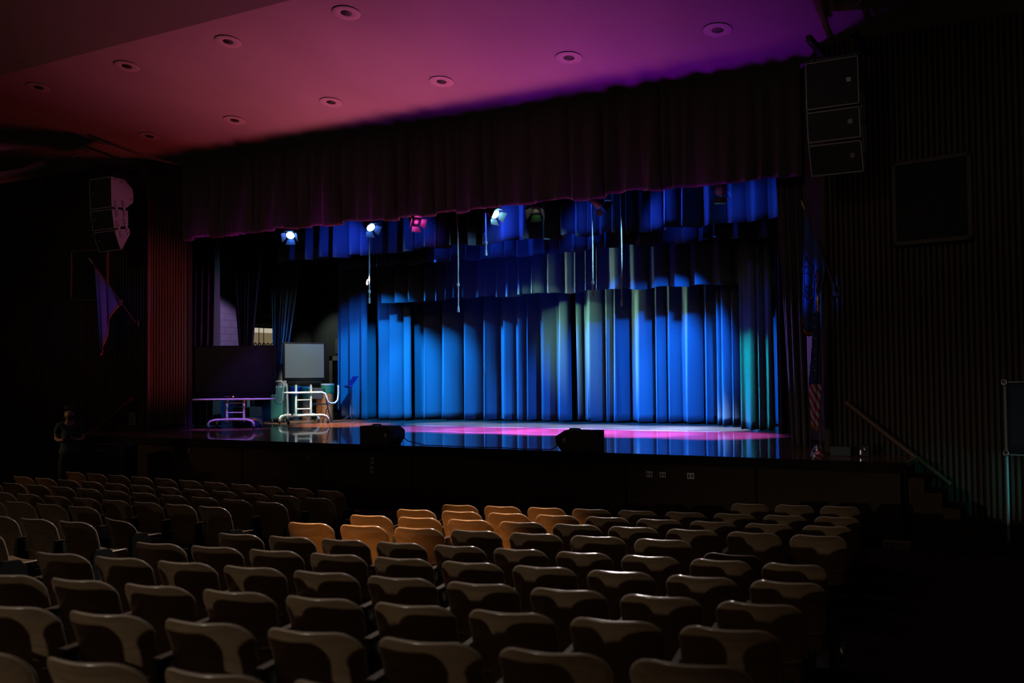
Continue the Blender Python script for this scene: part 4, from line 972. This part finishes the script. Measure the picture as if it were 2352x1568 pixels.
mb = MB(); mb.box((-0.055, -0.056, 0.03), (-0.04, -0.05, 0.09)); mb.build('switch', 'steel', r)
# left end of the stage
r = empty('wall_plate', (-17.98, 14.64, 1.27), A12, 'pale outlined control plate low on the left slatted wall', 'wall plate')
mb = MB(); mb.box((-0.06, -0.03, -0.12), (0.06, 0.0, 0.12)); mb.build('cover', 'wing_wall', r)
mb = MB()
for (a, b, c, d) in ((-0.07, -0.13, 0.07, -0.12), (-0.07, 0.12, 0.07, 0.13), (-0.07, -0.13, -0.06, 0.13), (0.06, -0.13, 0.07, 0.13)): mb.box((a, -0.035, b), (c, 0.0, d))
mb.build('frame', 'pole_grey', r)
r = empty('equipment_case', (-15.95, 12.55, -0.06), radians(20), 'dark equipment case with a row of buttons behind the person', 'equipment case')
mb = MB(); mb.rbox((-0.35, -0.25, 0.0), (0.35, 0.25, 0.98), 0.02); mb.build('body', 'black', r)
mb = MB()
for k in range(7): mb.box((-0.26 + 0.05 * k, -0.262, 0.86), (-0.235 + 0.05 * k, -0.25, 0.885))
mb.build('button', 'badge', r)

# ------------------------------------------------------------------ banner stand at the right
r = empty('banner_stand', (-0.92, 14.16, 0.0), -A12, 'pale post with a dark blue banner at the right edge, before the slatted wall', 'banner')
mb = MB(); mb.tube([(0, 0, -0.04), (0, 0, 1.10)], 0.02, 8); mb.tube([(0, 0, 1.13), (0, 0, 2.02)], 0.02, 8); mb.build('post', 'pole_grey', r)
mb = MB(); mb.lathe([(0.0, 0.0), (0.085, 0.0), (0.085, 0.015), (0.03, 0.03)], 20, 0, Matrix.Translation((0, 0, -0.055))); mb.build('foot', 'iron', r)
for z in (2.0, 1.10):
    mb = MB(); mb.tube([(0.032 * cos(a), -0.03, z + 0.032 * sin(a)) for a in [i * pi / 8 for i in range(17)]], 0.010, 6, 0, False); mb.build('grommet', 'steel', r)
mb = MB(); mb.grid(lambda u, v: Vector((0.02 + 0.9 * u, 0.02 * sin(6 * u + v), 1.08 + 0.92 * v)), 16, 6); mb.build('banner_cloth', 'banner', r, recalc=False, solid=0.004)
mb = MB(); mb.tube([(0, 0, 2.0), (0.95, 0, 2.0)], 0.012, 6); mb.tube([(0, 0, 1.08), (0.95, 0, 1.08)], 0.012, 6); mb.build('crossbar', 'pole_grey', r)

# ------------------------------------------------------------------ person
def skin_mesh(name, nodes, edges, material, parent=None, levels=2, root=0):
    """nodes: list of (xyz, radius or (rx, ry)); grown with a Skin modifier and frozen to a mesh"""
    me = bpy.data.meshes.new(name + '_skel'); me.from_pydata([n[0] for n in nodes], edges, [])
    o = bpy.data.objects.new(name + '_skel', me); COL.objects.link(o)
    sk = o.modifiers.new('skin', 'SKIN'); sk.use_smooth_shade = True; sk.branch_smoothing = 0.6
    for i, n in enumerate(nodes):
        rr = n[1] if isinstance(n[1], tuple) else (n[1], n[1]); me.skin_vertices[0].data[i].radius = rr
        me.skin_vertices[0].data[i].use_root = (i == root)
    sb = o.modifiers.new('sub', 'SUBSURF'); sb.levels = levels; sb.render_levels = levels
    dg = bpy.context.evaluated_depsgraph_get(); dg.update()
    nm = bpy.data.meshes.new_from_object(o.evaluated_get(dg))
    bpy.data.objects.remove(o, do_unlink=True)
    nm.materials.clear(); nm.materials.append(M[material])
    for p in nm.polygons: p.use_smooth = True
    r = bpy.data.objects.new(name, nm); COL.objects.link(r)
    if parent: r.parent = parent
    return r
def person(loc, rz):
    # local: facing -Y, +X is the person's left
    N = []; E_ = []
    def add(p, r, par=None):
        N.append((p, r)); i = len(N) - 1
        if par is not None: E_.append((par, i))
        return i
    pel = add((0, 0, 0.92), (0.15, 0.11)); wa = add((0, -0.01, 1.06), (0.135, 0.10), pel); ch = add((0, -0.005, 1.25), (0.16, 0.11), wa); up = add((0, 0.0, 1.38), (0.12, 0.085), ch)
    nk = add((0, -0.03, 1.45), 0.058, up); jaw = add((0, -0.085, 1.515), (0.068, 0.078), nk); hd = add((0, -0.09, 1.585), (0.088, 0.104), jaw); cr = add((0, -0.07, 1.655), (0.074, 0.092), hd)
    add((0, -0.186, 1.562), 0.011, hd)                    # nose
    for s in (-1, 1):
        sh = add((s * 0.17, 0.0, 1.37), 0.062, up); el = add((s * 0.235, 0.035, 1.13), 0.043, sh); fo = add((s * 0.19, -0.10, 1.09), 0.036, el); wr = add((s * 0.10, -0.235, 1.10), 0.026, fo)
        pm = add((s * 0.075, -0.285, 1.115), (0.034, 0.018), wr)
        for k, (dx, dz, ln) in enumerate(((-0.026, 0.012, 0.062), (-0.009, 0.006, 0.07), (0.009, 0.0, 0.064), (0.026, -0.006, 0.05))):
            k1 = add((s * (0.075 + dx * 0.9), -0.32, 1.12 + dz), 0.009, pm); k2 = add((s * (0.062 + dx * 0.9), -0.32 - ln * 0.5, 1.135 + dz), 0.0085, k1); add((s * (0.045 + dx * 0.9), -0.325 - ln * 0.6, 1.155 + dz), 0.0075, k2)
        t1 = add((s * 0.045, -0.275, 1.14), 0.011, pm); add((s * 0.030, -0.30, 1.165), 0.009, t1)
        add((s * 0.092, -0.07, 1.575), (0.012, 0.02), hd)   # ear
        hp = add((s * 0.09, 0, 0.86), 0.088, pel); kn = add((s * 0.10, -0.02, 0.50), 0.058, hp); an = add((s * 0.105, 0.01, 0.10), 0.038, kn); to = add((s * 0.115, -0.13, 0.045), (0.042, 0.03), an)
    body = skin_mesh('person', N, E_, 'skin')
    body.location = loc; body.rotation_euler = (0, 0, rz)
    tag(body, 'person in a dark teal t-shirt standing at the far left, hands held at the waist', 'person')
    S = [((0, 0, 0.77), (0.215, 0.175)), ((0, 0, 0.93), (0.20, 0.155)), ((0, -0.01, 1.08), (0.165, 0.128)), ((0, -0.005, 1.25), (0.185, 0.135)), ((0, 0.0, 1.385), (0.135, 0.10)), ((0, -0.012, 1.43), (0.075, 0.07)),
         ((-0.175, 0.0, 1.372), 0.085), ((-0.225, 0.025, 1.19), 0.07), ((0.175, 0.0, 1.372), 0.085), ((0.225, 0.025, 1.19), 0.07)]
    skin_mesh('shirt', S, [(0, 1), (1, 2), (2, 3), (3, 4), (4, 5), (4, 6), (6, 7), (4, 8), (8, 9)], 'shirt', body, 2, 2)
    T = [((0, 0, 0.95), (0.17, 0.13)), ((0, 0, 0.84), (0.185, 0.145))]; TE = [(0, 1)]
    for s in (-1, 1):
        b = len(T); T += [((s * 0.095, 0, 0.72), 0.125), ((s * 0.102, -0.018, 0.48), 0.090), ((s * 0.107, 0.01, 0.09), 0.062)]; TE += [(1, b), (b, b + 1), (b + 1, b + 2)]
    skin_mesh('trousers', T, TE, 'trouser', body)
    H = [((0, -0.03, 1.60), (0.096, 0.078)), ((0, -0.06, 1.655), (0.092, 0.096)), ((0, -0.115, 1.665), (0.076, 0.05)), ((0, -0.005, 1.54), (0.074, 0.05))]
    skin_mesh('hair', H, [(3, 0), (0, 1), (1, 2)], 'hair', body)
    for s in (-1, 1):
        skin_mesh('shoe', [((s * 0.105, 0.03, 0.045), (0.045, 0.045)), ((s * 0.11, -0.07, 0.04), (0.05, 0.038)), ((s * 0.118, -0.16, 0.03), (0.042, 0.03))], [(0, 1), (1, 2)], 'black', body)
    mb = MB()
    for s in (-1, 1): mb.lathe([(0.0, -0.010), (0.012, 0), (0.0, 0.010)], 8, 0, Matrix.Translation((s * 0.032, -0.174, 1.592)))
    mb.build('eyes', 'black', body)
    mb = MB(); mb.tube([(-0.022, -0.152, 1.522), (0, -0.160, 1.520), (0.022, -0.152, 1.522)], 0.005, 6); mb.build('mouth', 'lip', body)
    return body
PL = (-16.35, 11.9, -0.06)
person(PL, radians(50))
mb = MB(); mb.rbox((-0.036, -0.075, -0.005), (0.036, 0.075, 0.005), 0.003, 0, Matrix.Translation(PL) @ Matrix.Rotation(radians(50), 4, 'Z') @ Matrix.Translation((0, -0.33, 1.155)) @ Matrix.Rotation(radians(-25), 4, 'X'))
tag(mb.build('phone', 'black'), 'dark phone held in both hands by the person at the far left', 'phone')
spot('person_glow', (-20.0, 8.5, 2.6), (-16.4, 11.9, 1.05), (1.0, 0.62, 0.38), 110, 30, 0.8, 0.1)
